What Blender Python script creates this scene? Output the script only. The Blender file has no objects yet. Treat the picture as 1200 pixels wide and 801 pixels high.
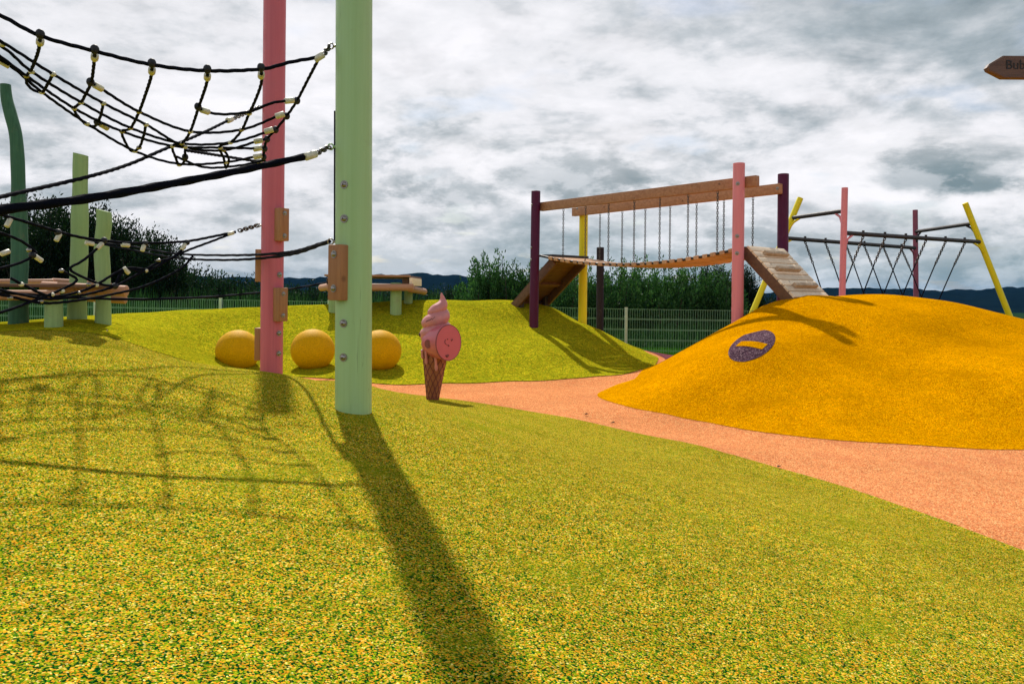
import bpy, bmesh, math, random
import numpy as np
from mathutils import Vector, Matrix, Quaternion
PI = math.pi
R = math.radians
random.seed(7)
rng = np.random.default_rng(7)
S = bpy.context.scene
C = S.collection

# ------------------------------------------------------------------ camera
EYE = 1.1
ROLL = R(0.6)
F = 933.0
cam_d = bpy.data.cameras.new('camera')
cam = bpy.data.objects.new('camera', cam_d)
C.objects.link(cam)
cr, sr = math.cos(ROLL), math.sin(ROLL)
cam.matrix_world = Matrix(((cr, -sr, 0, 0), (0, 0, -1, 0), (sr, cr, 0, EYE), (0, 0, 0, 1)))
cam_d.sensor_width = 36.0
cam_d.lens = F / 1200 * 36
cam_d.shift_y = -58.5 / 1200
cam_d.clip_start = 0.05
cam_d.clip_end = 9000
S.camera = cam

# ------------------------------------------------------------------ light
SUN_EL = R(47)
SUN_DIR = Vector((-0.297 * math.cos(SUN_EL), 0.955 * math.cos(SUN_EL), math.sin(SUN_EL))).normalized()
sun_d = bpy.data.lights.new('sun', 'SUN')
sun_d.energy = 4.9
sun_d.angle = R(1.15)
sun_d.color = (1.0, 0.945, 0.86)
sun = bpy.data.objects.new('sun', sun_d)
C.objects.link(sun)
sun.rotation_euler = SUN_DIR.to_track_quat('Z', 'Y').to_euler()
sun.location = (0, 0, 30)
S.view_settings.view_transform = 'Standard'
S.view_settings.look = 'None'
S.view_settings.gamma = 1
S.view_settings.use_curve_mapping = False
S.view_settings.exposure = 0.0


# ------------------------------------------------------------------ tiny node language
class N:
    """wraps a socket so that node maths reads like maths"""
    nt = None

    def __init__(self, s): self.s = s
    def __add__(a, b): return M('ADD', a, b)
    def __radd__(a, b): return M('ADD', b, a)
    def __sub__(a, b): return M('SUBTRACT', a, b)
    def __rsub__(a, b): return M('SUBTRACT', b, a)
    def __mul__(a, b): return M('MULTIPLY', a, b)
    def __rmul__(a, b): return M('MULTIPLY', b, a)
    def __truediv__(a, b): return M('DIVIDE', a, b)
    def __rtruediv__(a, b): return M('DIVIDE', b, a)


def put(sock, v):
    if isinstance(v, N):
        N.nt.links.new(v.s, sock)
    else:
        if sock.type == 'RGBA' and len(v) == 3:
            v = (*v, 1)
        sock.default_value = v


def M(op, *a, clamp=False):
    n = N.nt.nodes.new('ShaderNodeMath')
    n.operation = op
    n.use_clamp = clamp
    for i, v in enumerate(a):
        put(n.inputs[i], v)
    return N(n.outputs[0])


def sep(v):
    n = N.nt.nodes.new('ShaderNodeSeparateXYZ')
    put(n.inputs[0], v)
    return N(n.outputs[0]), N(n.outputs[1]), N(n.outputs[2])


def comb(x, y, z):
    n = N.nt.nodes.new('ShaderNodeCombineXYZ')
    for i, v in enumerate((x, y, z)):
        put(n.inputs[i], v)
    return N(n.outputs[0])


def noise(vec, scale, detail=3, rough=0.5, dist=0.0, out='Fac'):
    n = N.nt.nodes.new('ShaderNodeTexNoise')
    if vec is not None:
        put(n.inputs['Vector'], vec)
    n.inputs['Scale'].default_value = scale
    n.inputs['Detail'].default_value = detail
    n.inputs['Roughness'].default_value = rough
    n.inputs['Distortion'].default_value = dist
    return N(n.outputs[out])


def voro(vec, scale, out='Color', feature='F1'):
    n = N.nt.nodes.new('ShaderNodeTexVoronoi')
    n.feature = feature
    if vec is not None:
        put(n.inputs['Vector'], vec)
    n.inputs['Scale'].default_value = scale
    return N(n.outputs[out])


def ramp(f, stops, interp='LINEAR'):
    n = N.nt.nodes.new('ShaderNodeValToRGB')
    n.color_ramp.interpolation = interp
    el = n.color_ramp.elements
    while len(el) < len(stops):
        el.new(0.5)
    for e, (p, c) in zip(el, stops):
        e.position = p
        if not hasattr(c, '__len__'):
            c = (c, c, c)
        e.color = (*c, 1)
    put(n.inputs[0], f)
    return N(n.outputs[0])


def mix(f, a, b, mode='MIX'):
    n = N.nt.nodes.new('ShaderNodeMix')
    n.data_type = 'RGBA'
    n.blend_type = mode
    put(n.inputs[0], f)
    put(n.inputs[6], a)
    put(n.inputs[7], b)
    return N(n.outputs[2])


def smooth(v, a, b, lo=0.0, hi=1.0):
    n = N.nt.nodes.new('ShaderNodeMapRange')
    n.interpolation_type = 'SMOOTHSTEP'
    put(n.inputs[0], v)
    for i, x in enumerate((a, b, lo, hi)):
        n.inputs[i + 1].default_value = x
    return N(n.outputs[0])


def coord(which='Object', scale=None):
    n = N.nt.nodes.new('ShaderNodeTexCoord')
    v = N(n.outputs[which])
    if scale:
        m = N.nt.nodes.new('ShaderNodeMapping')
        put(m.inputs[0], v)
        m.inputs['Scale'].default_value = scale
        v = N(m.outputs[0])
    return v


def bump(h, strength=0.3, dist=0.01):
    n = N.nt.nodes.new('ShaderNodeBump')
    n.inputs['Strength'].default_value = strength
    n.inputs['Distance'].default_value = dist
    put(n.inputs['Height'], h)
    return N(n.outputs[0])


def objrand():
    n = N.nt.nodes.new('ShaderNodeObjectInfo')
    return N(n.outputs['Random'])


def material(name):
    m = bpy.data.materials.new(name)
    m.use_nodes = True
    N.nt = m.node_tree
    p = m.node_tree.nodes['Principled BSDF']
    return m, p


# ------------------------------------------------------------------ sky
W = bpy.data.worlds.new('World')
S.world = W
W.use_nodes = True
N.nt = W.node_tree
bg = W.node_tree.nodes['Background']
bg.inputs['Strength'].default_value = 0.10
sky = W.node_tree.nodes.new('ShaderNodeTexSky')
sky.sky_type = 'NISHITA'
sky.sun_disc = False
sky.sun_elevation = SUN_EL
sky.sun_rotation = math.atan2(SUN_DIR.x, SUN_DIR.y)
sky.air_density = 1.0
sky.dust_density = 1.5
d = coord('Generated')
dx, dy, dz = sep(d)
zc = M('MAXIMUM', dz, 0.0)
px_, py_ = dx / (zc + 0.16), dy / (zc + 0.16)
pl = comb(px_, py_, zc * 1.5)
az = M('ARCTAN2', dx, dy)
elv = M('ARCSINE', dz)
ang = comb(az, elv * 1.9, 0.0)
dv = comb(dx, dy, dz * 2.3)
big = noise(pl, 0.8, 5, 0.55, 0.3)
mid = noise(dv, 4.2, 9, 0.58, 0.25)
fine = noise(dv, 11.0, 8, 0.6, 0.2)
huge = noise(dv, 2.0, 3, 0.5, 0.2)
# bright broken overcast, thicker and greyer towards the upper right
g = big * 0.34 + mid * 0.46 + huge * 0.30
up = smooth(elv + M('MINIMUM', M('MAXIMUM', az, -1.2), 1.2) * 0.36, 0.20, 0.56)
rq = comb(az, elv * 2.2, 0.0)
rA = noise(rq, 5.5, 10, 0.60, 0.15)
rB = noise(comb(az + 0.006, elv * 2.2 + 0.035, 0.0), 5.5, 10, 0.60, 0.15)
rel = (rA - rB) * smooth(elv, 0.34, 0.12, 0.35, 1.0)
g2 = g + up * -0.095 + 0.020 + rel * 0.80 + (rA - 0.5) * 0.10 + (smooth(elv, 0.16, 0.03) * -0.035)
cloud = ramp(g2, [(0.34, (0.26, 0.33, 0.365)), (0.42, (0.41, 0.475, 0.51)), (0.49, (0.62, 0.66, 0.69)),
                  (0.555, (0.86, 0.87, 0.895)), (0.66, (1.0, 0.995, 1.02))])
# low grey-blue bank near the horizon, heavier to the right
low = smooth(elv + (fine - 0.5) * 0.16 + (mid - 0.5) * 0.1, 0.115, 0.03)
cloud = mix(low * smooth(az, -0.6, 0.5, 0.35, 0.85), cloud, mix(smooth(fine, 0.42, 0.60), (0.27, 0.37, 0.40), (0.55, 0.63, 0.66)))
# individual cumulus with dark flat bases: azimuth, elevation, half width, half height
BL = [(0.045, 0.138, 0.10, 0.040), (-0.06, 0.12, 0.08, 0.025), (0.455, 0.130, 0.065, 0.036), (0.525, 0.128, 0.055, 0.026), (0.40, 0.07, 0.15, 0.03),
      (0.66, 0.15, 0.05, 0.03), (-0.15, 0.085, 0.08, 0.035), (-0.40, 0.03, 0.2, 0.03), (-0.10, 0.215, 0.06, 0.022),
      (0.53, 0.075, 0.08, 0.02), (-0.33, 0.10, 0.06, 0.03), (-0.52, 0.14, 0.06, 0.025)]
ST = [0.75, 0.6, 1.0, 0.9, 0.6, 0.8, 0.5, 0.4, 0.5, 0.6, 0.35, 0.35]
dark = None
rim = None
for (a0, e0, ra, re), st in zip(BL, ST):
    ee = (elv - e0) / re
    # flatter below than above
    ev = M('MAXIMUM', ee, ee * -1.5)
    q = M('SQRT', M('POWER', (az - a0) / ra, 2.0) + M('POWER', ev, 2.0))
    q = q + (fine - 0.5) * 2.0 + (rA - 0.5) * 4.2
    k = smooth(q, 1.35, 0.45) * st
    # bases darker than tops
    k = k * smooth(ee + (rA - 0.5) * 3.0, 1.3, -0.7, 0.45, 1.0)
    kr = smooth(q, 2.0, 1.1) * st
    dark = k if dark is None else M('MAXIMUM', dark, k)
    rim = kr if rim is None else M('MAXIMUM', rim, kr)
cloud = mix(rim * 0.45, cloud, (0.97, 0.97, 0.98))
base = mix(smooth(fine * 0.5 + rA * 0.5 + rel * 2.0, 0.40, 0.60), (0.22, 0.30, 0.33), (0.47, 0.53, 0.56))
cloud = mix(M('MINIMUM', dark * 1.05, 1.0), cloud, base)
cloud = mix(1.0, cloud, ramp(fine * 0.6 + rA * 0.4, [(0.36, 0.90), (0.5, 1.0), (0.62, 1.03)]), 'MULTIPLY')
hole = smooth(noise(comb(px_, py_, 9.0), 1.9, 4, 0.5), 0.60, 0.70) * 0.45
scaled = mix(1.0, cloud, (9.8, 9.75, 9.9), 'MULTIPLY')
# unseen overhead sky, above the view, dimmed to grey to deepen the ground shadows
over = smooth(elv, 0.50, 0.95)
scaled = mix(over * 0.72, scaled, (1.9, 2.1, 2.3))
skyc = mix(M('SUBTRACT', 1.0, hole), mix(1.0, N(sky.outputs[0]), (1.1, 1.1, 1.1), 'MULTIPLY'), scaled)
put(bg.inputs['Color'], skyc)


# ------------------------------------------------------------------ helpers
def at(px, py, d):
    """photo pixel (1200 wide) at a depth of d metres -> point of the place"""
    u, v = (px - 600) / F, -(py - 342) / F
    return Vector(((u * cr - v * sr) * d, d, EYE + (u * sr + v * cr) * d))


class MB:
    def __init__(s): s.v = []; s.f = []

    def add(s, vs, fs):
        o = len(s.v)
        s.v.extend([tuple(p) for p in vs])
        s.f.extend([tuple(i + o for i in f) for f in fs])
        return s

    def box(s, c, size, rot=None, bev=0.0):
        hx, hy, hz = (x / 2 for x in size)
        rot = rot or Matrix.Identity(3)
        c = Vector(c)
        if bev <= 0:
            P = [Vector((x, y, z)) for x in (-hx, hx) for y in (-hy, hy) for z in (-hz, hz)]
            s.add([c + rot @ p for p in P], [(0, 1, 3, 2), (4, 6, 7, 5), (0, 4, 5, 1), (2, 3, 7, 6), (0, 2, 6, 4), (1, 5, 7, 3)])
            return s
        bm = bmesh.new()
        bmesh.ops.create_cube(bm, size=1)
        for v in bm.verts:
            v.co = Vector((v.co.x * size[0], v.co.y * size[1], v.co.z * size[2]))
        bmesh.ops.bevel(bm, geom=bm.edges[:], offset=bev, segments=2, affect='EDGES', profile=0.6)
        bm.verts.index_update()
        s.add([c + rot @ v.co for v in bm.verts], [[v.index for v in f.verts] for f in bm.faces])
        bm.free()
        return s

    def tube(s, pts, r, seg=12, caps=True, lobes=0, pitch=0.09, lob=0.16, dome=0.0):
        pts = [Vector(p) for p in pts]
        n = len(pts)
        rr = r if hasattr(r, '__len__') else [r] * n
        T = [(pts[min(i + 1, n - 1)] - pts[max(i - 1, 0)]).normalized() for i in range(n)]
        up = Vector((0, 0, 1)) if abs(T[0].z) < 0.9 else Vector((1, 0, 0))
        a = T[0].cross(up).normalized()
        rings = []
        L = 0
        for i in range(n):
            if i:
                L += (pts[i] - pts[i - 1]).length
                a = (a - T[i] * a.dot(T[i])).normalized()
            b = T[i].cross(a)
            ring = []
            for k in range(seg):
                t = 2 * PI * k / seg
                q = rr[i] * (1 + (lob * math.cos(lobes * t - 2 * PI * L / pitch) if lobes else 0))
                ring.append(pts[i] + (a * math.cos(t) + b * math.sin(t)) * q)
            rings.append(ring)
        if dome > 0:
            for (st, ix, sg) in ((0, 0, -1), (1, n - 1, 1)):
                cring = []
                cen = pts[ix]
                for (sc, h) in ((0.94, 0.5), (0.72, 1.0)):
                    cring.append([cen + (p - cen) * sc + T[ix] * sg * dome * h for p in rings[ix if sg > 0 else 0]])
                if sg > 0:
                    top = cring
                else:
                    bot = cring
            rings = bot[::-1] + rings + top
        vs = [p for ring in rings for p in ring]
        fs = []
        m = len(rings)
        for i in range(m - 1):
            for k in range(seg):
                k2 = (k + 1) % seg
                fs.append((i * seg + k, i * seg + k2, (i + 1) * seg + k2, (i + 1) * seg + k))
        if caps:
            fs.append(tuple(range(seg))[::-1])
            fs.append(tuple((m - 1) * seg + k for k in range(seg)))
        return s.add(vs, fs)

    def sphere(s, c, r, seg=12, rings=8, sc=(1, 1, 1), rot=None):
        c = Vector(c)
        rot = rot or Matrix.Identity(3)
        vs = []
        for i in range(rings + 1):
            t = PI * i / rings
            for k in range(seg):
                f = 2 * PI * k / seg
                vs.append(c + rot @ Vector((r * sc[0] * math.sin(t) * math.cos(f), r * sc[1] * math.sin(t) * math.sin(f), r * sc[2] * math.cos(t))))
        fs = [(i * seg + k, (i + 1) * seg + k, (i + 1) * seg + (k + 1) % seg, i * seg + (k + 1) % seg) for i in range(rings) for k in range(seg)]
        return s.add(vs, fs)

    def mesh(s, name, smooth_angle=40):
        me = bpy.data.meshes.new(name)
        me.from_pydata([tuple(v) for v in s.v], [], s.f)
        me.validate()
        bm = bmesh.new()
        bm.from_mesh(me)
        bmesh.ops.remove_doubles(bm, verts=bm.verts, dist=1e-5)
        bmesh.ops.recalc_face_normals(bm, faces=bm.faces)
        bm.to_mesh(me)
        bm.free()
        if smooth_angle:
            me.shade_smooth()
            me.set_sharp_from_angle(angle=R(smooth_angle))
        return me

    def obj(s, name, mat, parent=None, smooth_angle=40, origin=None):
        if origin is not None:
            o_ = Vector(origin)
            s.v = [tuple(Vector(p) - o_) for p in s.v]
        me = s.mesh(name, smooth_angle)
        o = bpy.data.objects.new(name, me)
        C.objects.link(o)
        if mat:
            me.materials.append(mat)
        if origin is not None:
            o.location = origin
        if parent:
            o.parent = parent
            if origin is None:
                o.matrix_parent_inverse = parent.matrix_world.inverted()
        return o


def tag(o, label=None, cat=None, group=None, kind=None):
    if label: o['label'] = label
    if cat: o['category'] = cat
    if group: o['group'] = group
    if kind: o['kind'] = kind
    return o


def thing(name, loc, label, cat, group=None, rz=0):
    o = bpy.data.objects.new(name, None)
    o.empty_display_size = 0.2
    C.objects.link(o)
    o.location = loc
    o.rotation_euler = (0, 0, rz)
    o.matrix_world = Matrix.Translation(loc) @ Matrix.Rotation(rz, 4, 'Z')
    return tag(o, label, cat, group)


def copy_tree(o, parent=None):
    c = o.copy()
    C.objects.link(c)
    if parent:
        c.parent = parent
    for ch in list(o.children):
        copy_tree(ch, c)
    return c


def basis(xaxis=None, zaxis=None, hint=None):
    """rotation whose z (or x) column is the given axis"""
    if zaxis is not None:
        z = Vector(zaxis).normalized()
        h = Vector(hint or (0, 1, 0))
        x = h.cross(z)
        if x.length < 1e-4: x = Vector((1, 0, 0)).cross(z)
        x.normalize()
        y = z.cross(x)
    else:
        x = Vector(xaxis).normalized()
        h = Vector(hint or (0, 0, 1))
        y = h.cross(x).normalized()
        z = x.cross(y)
    return Matrix((x, y, z)).transposed()


def spline(pts, step=0.03):
    """Catmull-Rom through pts, resampled"""
    P = [Vector(p) for p in pts]
    if len(P) == 2:
        n = max(2, int((P[1] - P[0]).length / step))
        return [P[0].lerp(P[1], i / n) for i in range(n + 1)]
    P = [P[0] * 2 - P[1]] + P + [P[-1] * 2 - P[-2]]
    out = []
    for i in range(1, len(P) - 2):
        p0, p1, p2, p3 = P[i - 1:i + 3]
        n = max(1, int((p2 - p1).length / step))
        for k in range(n):
            t = k / n
            out.append(0.5 * ((2 * p1) + (p2 - p0) * t + (2 * p0 - 5 * p1 + 4 * p2 - p3) * t * t + (3 * p1 - p0 - 3 * p2 + p3) * t ** 3))
    out.append(P[-2])
    return out


# ------------------------------------------------------------------ materials
def granule(name, stops, size, mott=(0.85, 1.12), rough=0.85, bmp=0.5, big=None, clump=0.72, spec=0.0):
    m, p = material(name)
    co = coord('Object')
    w = noise(co, 90, 2, 0.5, 0, 'Color')
    warp = mix(0.0, co, co)
    vm = N.nt.nodes.new('ShaderNodeVectorMath'); vm.operation = 'MULTIPLY_ADD'
    put(vm.inputs[0], w); vm.inputs[1].default_value = (size * 0.8,) * 3; put(vm.inputs[2], co)
    wc = N(vm.outputs[0])
    c1 = voro(wc, 1 / size)
    r_, g_, b_ = sep(c1)
    col = ramp(r_, stops, 'CONSTANT')
    br = ramp(g_, [(0, 0.72), (1, 1.25)])
    col = mix(1.0, col, br, 'MULTIPLY')
    mo = noise(co, 1.1, 4, 0.6)
    col = mix(1.0, col, ramp(mo, [(0.3, mott[0]), (0.7, mott[1])]), 'MULTIPLY')
    cl1 = noise(co, 38, 3, 0.7)
    cl2 = noise(co, 14, 3, 0.65)
    col = mix(1.0, col, ramp(cl1 * 0.6 + cl2 * 0.4, [(0.36, clump), (0.64, 2.0 - clump)]), 'MULTIPLY')
    if big:
        # worn, soiled rubber patches; for the yellow mound, painted shade of its lumps
        s1 = smooth(noise(co, 2.3, 5, 0.62), 0.52, 0.72)
        col = mix(s1 * 0.5, col, big)
    h = voro(wc, 1 / size, 'Distance') * -1.0 + g_ * 0.6
    put(p.inputs['Base Color'], col)
    p.inputs['Roughness'].default_value = rough
    p.inputs['Specular IOR Level'].default_value = spec
    put(p.inputs['Normal'], bump(h, bmp, size * 0.8))
    return m


GREEN = granule('green_rubber', [(0.0, (0.002, 0.05, 0.008)), (0.28, (0.05, 0.18, 0.006)), (0.42, (0.23, 0.31, 0.006)),
                                 (0.56, (0.42, 0.38, 0.014)), (0.70, (0.70, 0.31, 0.016)), (0.88, (0.74, 0.50, 0.07)), (0.975, (0.78, 0.66, 0.18))],
                0.0035, (0.86, 1.08), big=(0.18, 0.22, 0.006), clump=0.68)
GREEN2 = granule('lime_rubber', [(0.0, (0.10, 0.16, 0.006)), (0.2, (0.26, 0.29, 0.008)), (0.5, (0.41, 0.365, 0.010)), (0.8, (0.56, 0.39, 0.015))],
                 0.009, (0.80, 1.12), big=(0.20, 0.23, 0.008), clump=0.55)
PATH = granule('coral_rubber', [(0.0, (0.44, 0.11, 0.05)), (0.15, (0.62, 0.195, 0.07)), (0.55, (0.75, 0.31, 0.115)), (0.85, (0.82, 0.49, 0.22))],
               0.005, (0.88, 1.08), big=(0.56, 0.18, 0.08), clump=0.84)
YEL = granule('yellow_rubber', [(0.0, (0.42, 0.13, 0.0)), (0.2, (0.60, 0.23, 0.0)), (0.5, (0.74, 0.33, 0.0)), (0.85, (0.84, 0.43, 0.002))],
              0.0055, (0.76, 1.08), big=(0.44, 0.18, 0.0), clump=0.80)  # strong mottling and dark patches stand in for shade on the mound's lumps
PURP = granule('purple_rubber', [(0.0, (0.04, 0.02, 0.035)), (0.3, (0.085, 0.045, 0.065)), (0.7, (0.15, 0.085, 0.105)), (0.9, (0.32, 0.23, 0.26))], 0.008)
MAROON = granule('maroon_rubber', [(0.0, (0.12, 0.03, 0.05)), (0.4, (0.2, 0.06, 0.08)), (0.85, (0.3, 0.12, 0.12))], 0.008)
BALL = granule('orange_rubber', [(0.0, (0.68, 0.34, 0.0)), (0.3, (0.74, 0.39, 0.001)), (0.7, (0.79, 0.43, 0.002))], 0.004, (0.9, 1.06), 0.6, 0.25, clump=0.94, spec=0.08, big=(0.62, 0.30, 0.003))


def paint(name, col, col2=None, streak=0.25, rough=0.42, dirt=(0.25, 0.2, 0.12), dirt_amt=0.3, crack=0.35):
    m, p = material(name)
    co = coord('Object')
    x, y, z = sep(co)
    st = noise(comb(x * 40.0, y * 40.0, z * 0.9), 1.0, 5, 0.6, 0.3)
    c2 = col2 or tuple(c * 0.8 for c in col)
    c = mix(ramp(st, [(0.35, 0), (0.65, 1)]), col, c2)
    c = mix(streak, col, c)
    dn = smooth(noise(co, 7, 6, 0.68), 0.56, 0.75)
    c = mix(dn * dirt_amt, c, dirt)
    sp = smooth(noise(co, 60, 3, 0.7), 0.66, 0.74)
    c = mix(sp * dirt_amt * 0.8, c, dirt)
    cr_ = noise(comb(x * 55.0, y * 55.0, z * 1.3), 1.0, 2, 0.5, 0.4)
    ck = smooth(M('ABSOLUTE', cr_ - 0.5), 0.010, 0.002) * smooth(noise(comb(x * 9.0, y * 9.0, z * 1.1), 1.0, 2), 0.52, 0.60)
    c = mix(ck * crack, c, tuple(q * 0.25 for q in col))
    put(p.inputs['Base Color'], c)
    put(p.inputs['Roughness'], ramp(noise(co, 12, 4), [(0.3, rough - 0.06), (0.7, rough + 0.14)]))
    p.inputs['Specular IOR Level'].default_value = 0.28
    put(p.inputs['Normal'], bump(st, 0.25, 0.004))
    return m


P_GREEN = paint('pale_green_paint', (0.40, 0.60, 0.31), (0.34, 0.53, 0.24), 0.6, 0.38, dirt_amt=0.12)
P_PINK = paint('pink_paint', (0.62, 0.15, 0.20), (0.52, 0.11, 0.16), 0.6, 0.4, dirt_amt=0.12)
P_PINK2 = paint('rose_paint', (0.76, 0.27, 0.31), (0.66, 0.21, 0.26), 0.5, 0.42, dirt_amt=0.15)
P_PURP = paint('plum_paint', (0.085, 0.004, 0.045), (0.06, 0.003, 0.03), 0.5, 0.4, dirt_amt=0.1)
P_MAUVE = paint('mauve_paint', (0.30, 0.08, 0.13), (0.24, 0.06, 0.1), 0.5, 0.4)
P_YEL = paint('yellow_paint', (0.86, 0.74, 0.015), (0.80, 0.66, 0.015), 0.5, 0.4, dirt_amt=0.15)
P_TEAL = paint('dark_green_stain', (0.055, 0.16, 0.09), (0.03, 0.10, 0.06), 0.8, 0.6)
P_SAGE = paint('sage_stain', (0.31, 0.46, 0.20), (0.22, 0.35, 0.14), 0.5, 0.6, dirt_amt=0.4)
P_BLACK = paint('black_steel', (0.035, 0.03, 0.032), (0.02, 0.018, 0.02), 0.5, 0.45)
P_DKWOOD = paint('dark_stained_wood', (0.022, 0.012, 0.018), (0.014, 0.008, 0.012), 0.6, 0.6)


def wood(name, a, b, axis=0, rough=0.6, dark=(0.08, 0.04, 0.02), grain=1.0):
    m, p = material(name)
    co = coord('Object')
    xs = list(sep(co))
    v = [q * 28.0 for q in xs]
    v[axis] = xs[axis] * 1.6
    g1 = noise(comb(*v), 1.0, 6, 0.6, 0.6)
    v2 = [q * 130.0 for q in xs]
    v2[axis] = xs[axis] * 5.0
    g2 = noise(comb(*v2), 1.0, 3, 0.6)
    c = mix(ramp(g1, [(0.35, 0), (0.65, 1)]), a, b)
    c = mix(smooth(g2, 0.56, 0.7) * 0.5 * grain, c, dark)
    vk = [q * 6.0 for q in xs]
    kn = smooth(voro(comb(*vk), 1.0, 'Distance'), 0.14, 0.05)
    c = mix(kn * 0.7, c, dark)
    rr = objrand()
    c = mix(1.0, c, ramp(rr, [(0, 0.78), (1, 1.18)]), 'MULTIPLY')
    put(p.inputs['Base Color'], c)
    p.inputs['Roughness'].default_value = rough
    put(p.inputs['Normal'], bump(g2 * 0.5 + g1, 0.35, 0.004))
    return m


WOODX = wood('larch_beam', (0.56, 0.29, 0.15), (0.40, 0.18, 0.085), 0)
WOODZ = wood('larch_block', (0.44, 0.20, 0.08), (0.34, 0.14, 0.055), 2, dark=(0.15, 0.06, 0.025), grain=0.6)
WOODW = wood('weathered_board', (0.90, 0.76, 0.58), (0.78, 0.62, 0.45), 0, 0.7, (0.12, 0.08, 0.06))
WOODB = wood('batten_wood', (0.60, 0.46, 0.32), (0.44, 0.31, 0.20), 1, 0.7, (0.12, 0.08, 0.06))
WOODP = wood('plank_wood', (0.64, 0.39, 0.22), (0.44, 0.23, 0.115), 1)
WOODD = wood('brown_board', (0.16, 0.075, 0.035), (0.10, 0.045, 0.022), 0, 0.65, (0.03, 0.02, 0.015))
LOG = wood('peeled_log', (0.52, 0.27, 0.16), (0.40, 0.19, 0.11), 0, 0.6, (0.16, 0.08, 0.05))
SIGNW = wood('sign_wood', (0.15, 0.085, 0.065), (0.10, 0.055, 0.042), 0, 0.6, (0.02, 0.01, 0.008))


def simple(name, col, rough=0.5, metal=0.0, nscale=20, amt=0.2, b=0.1):
    m, p = material(name)
    co = coord('Object')
    n = noise(co, nscale, 4, 0.6)
    c = mix(1.0, col, ramp(n, [(0.3, 1 - amt), (0.7, 1 + amt)]), 'MULTIPLY')
    put(p.inputs['Base Color'], c)
    p.inputs['Metallic'].default_value = metal
    p.inputs['Roughness'].default_value = rough
    put(p.inputs['Normal'], bump(n, b, 0.003))
    return m


ROPE = simple('black_rope', (0.004, 0.005, 0.012), 0.9, 0, 300, 0.4, 0.4)
ROPE_T = simple('covered_rope', (0.003, 0.004, 0.010), 0.9, 0, 300, 0.4, 0.4)
CLAMP = simple('cream_clamp', (0.62, 0.60, 0.50), 0.45, 0.1, 60, 0.2)
for _m in (ROPE, ROPE_T):
    _m.node_tree.nodes['Principled BSDF'].inputs['Specular IOR Level'].default_value = 0.08
KNOT = simple('black_plastic', (0.005, 0.006, 0.014), 0.6, 0, 60, 0.2)
STEEL = simple('steel', (0.33, 0.31, 0.29), 0.36, 1.0, 50, 0.15)
CHAIN = simple('chain_steel', (0.11, 0.105, 0.10), 0.45, 1.0, 50, 0.2)
FENCE = simple('fence_wire_coating', (0.17, 0.36, 0.20), 0.5, 0, 10, 0.1)
FENCEP = simple('fence_post_coating', (0.50, 0.60, 0.45), 0.5, 0, 10, 0.1)
ICE_P = simple('pink_gloss', (0.55, 0.12, 0.16), 0.35, 0, 6, 0.1)
ICE_C = simple('pale_pink_cream', (0.58, 0.22, 0.23), 0.4, 0, 9, 0.16)
ICE_F = simple('coral_face', (0.62, 0.12, 0.16), 0.4, 0, 6, 0.06)
WAFF = simple('waffle_tan', (0.31, 0.10, 0.05), 0.5, 0, 8, 0.15)
WAFL = simple('waffle_brown', (0.16, 0.03, 0.03), 0.5, 0, 8, 0.1)
INK = simple('dark_ink', (0.06, 0.012, 0.02), 0.5, 0, 8, 0.1)
BLOT = simple('plum_print', (0.22, 0.05, 0.06), 0.5, 0, 60, 0.4)
LETTER = simple('letter_black', (0.01, 0.006, 0.005), 0.5, 0, 8, 0.1)


def leaf_mat(name, a, b, c_):
    m, p = material(name)
    geo = N.nt.nodes.new('ShaderNodeNewGeometry')
    rr = N(geo.outputs['Random Per Island'])
    c = ramp(rr, [(0.0, a), (0.5, b), (1.0, c_)])
    c = mix(1.0, c, ramp(objrand(), [(0, 0.7), (1, 1.3)]), 'MULTIPLY')
    put(p.inputs['Base Color'], c)
    p.inputs['Roughness'].default_value = 0.55
    p.inputs['Specular IOR Level'].default_value = 0.06
    # light through the leaf
    tr = N.nt.nodes.new('ShaderNodeBsdfTranslucent')
    put(tr.inputs[0], mix(1.0, c, (1.3, 1.5, 0.7), 'MULTIPLY'))
    mx = N.nt.nodes.new('ShaderNodeMixShader')
    mx.inputs[0].default_value = 0.25
    N.nt.links.new(p.outputs[0], mx.inputs[1])
    N.nt.links.new(tr.outputs[0], mx.inputs[2])
    N.nt.links.new(mx.outputs[0], N.nt.nodes['Material Output'].inputs[0])
    return m


LEAF_W = leaf_mat('willow_leaves', (0.012, 0.05, 0.018), (0.035, 0.105, 0.032), (0.09, 0.19, 0.065))
LEAF_D = leaf_mat('dark_leaves', (0.003, 0.010, 0.006), (0.007, 0.02, 0.010), (0.018, 0.042, 0.018))
LEAF_H = leaf_mat('hedge_leaves', (0.004, 0.014, 0.009), (0.010, 0.03, 0.018), (0.022, 0.055, 0.028))
LEAF_G = leaf_mat('grass_blades', (0.006, 0.03, 0.010), (0.016, 0.06, 0.018), (0.06, 0.13, 0.05))
BARK = simple('bark', (0.05, 0.035, 0.025), 0.9, 0, 20, 0.4, 0.6)

# ------------------------------------------------------------------ terrain
CP = []


def cp(px, py, d): CP.append(tuple(at(px, py, d)))


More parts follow.
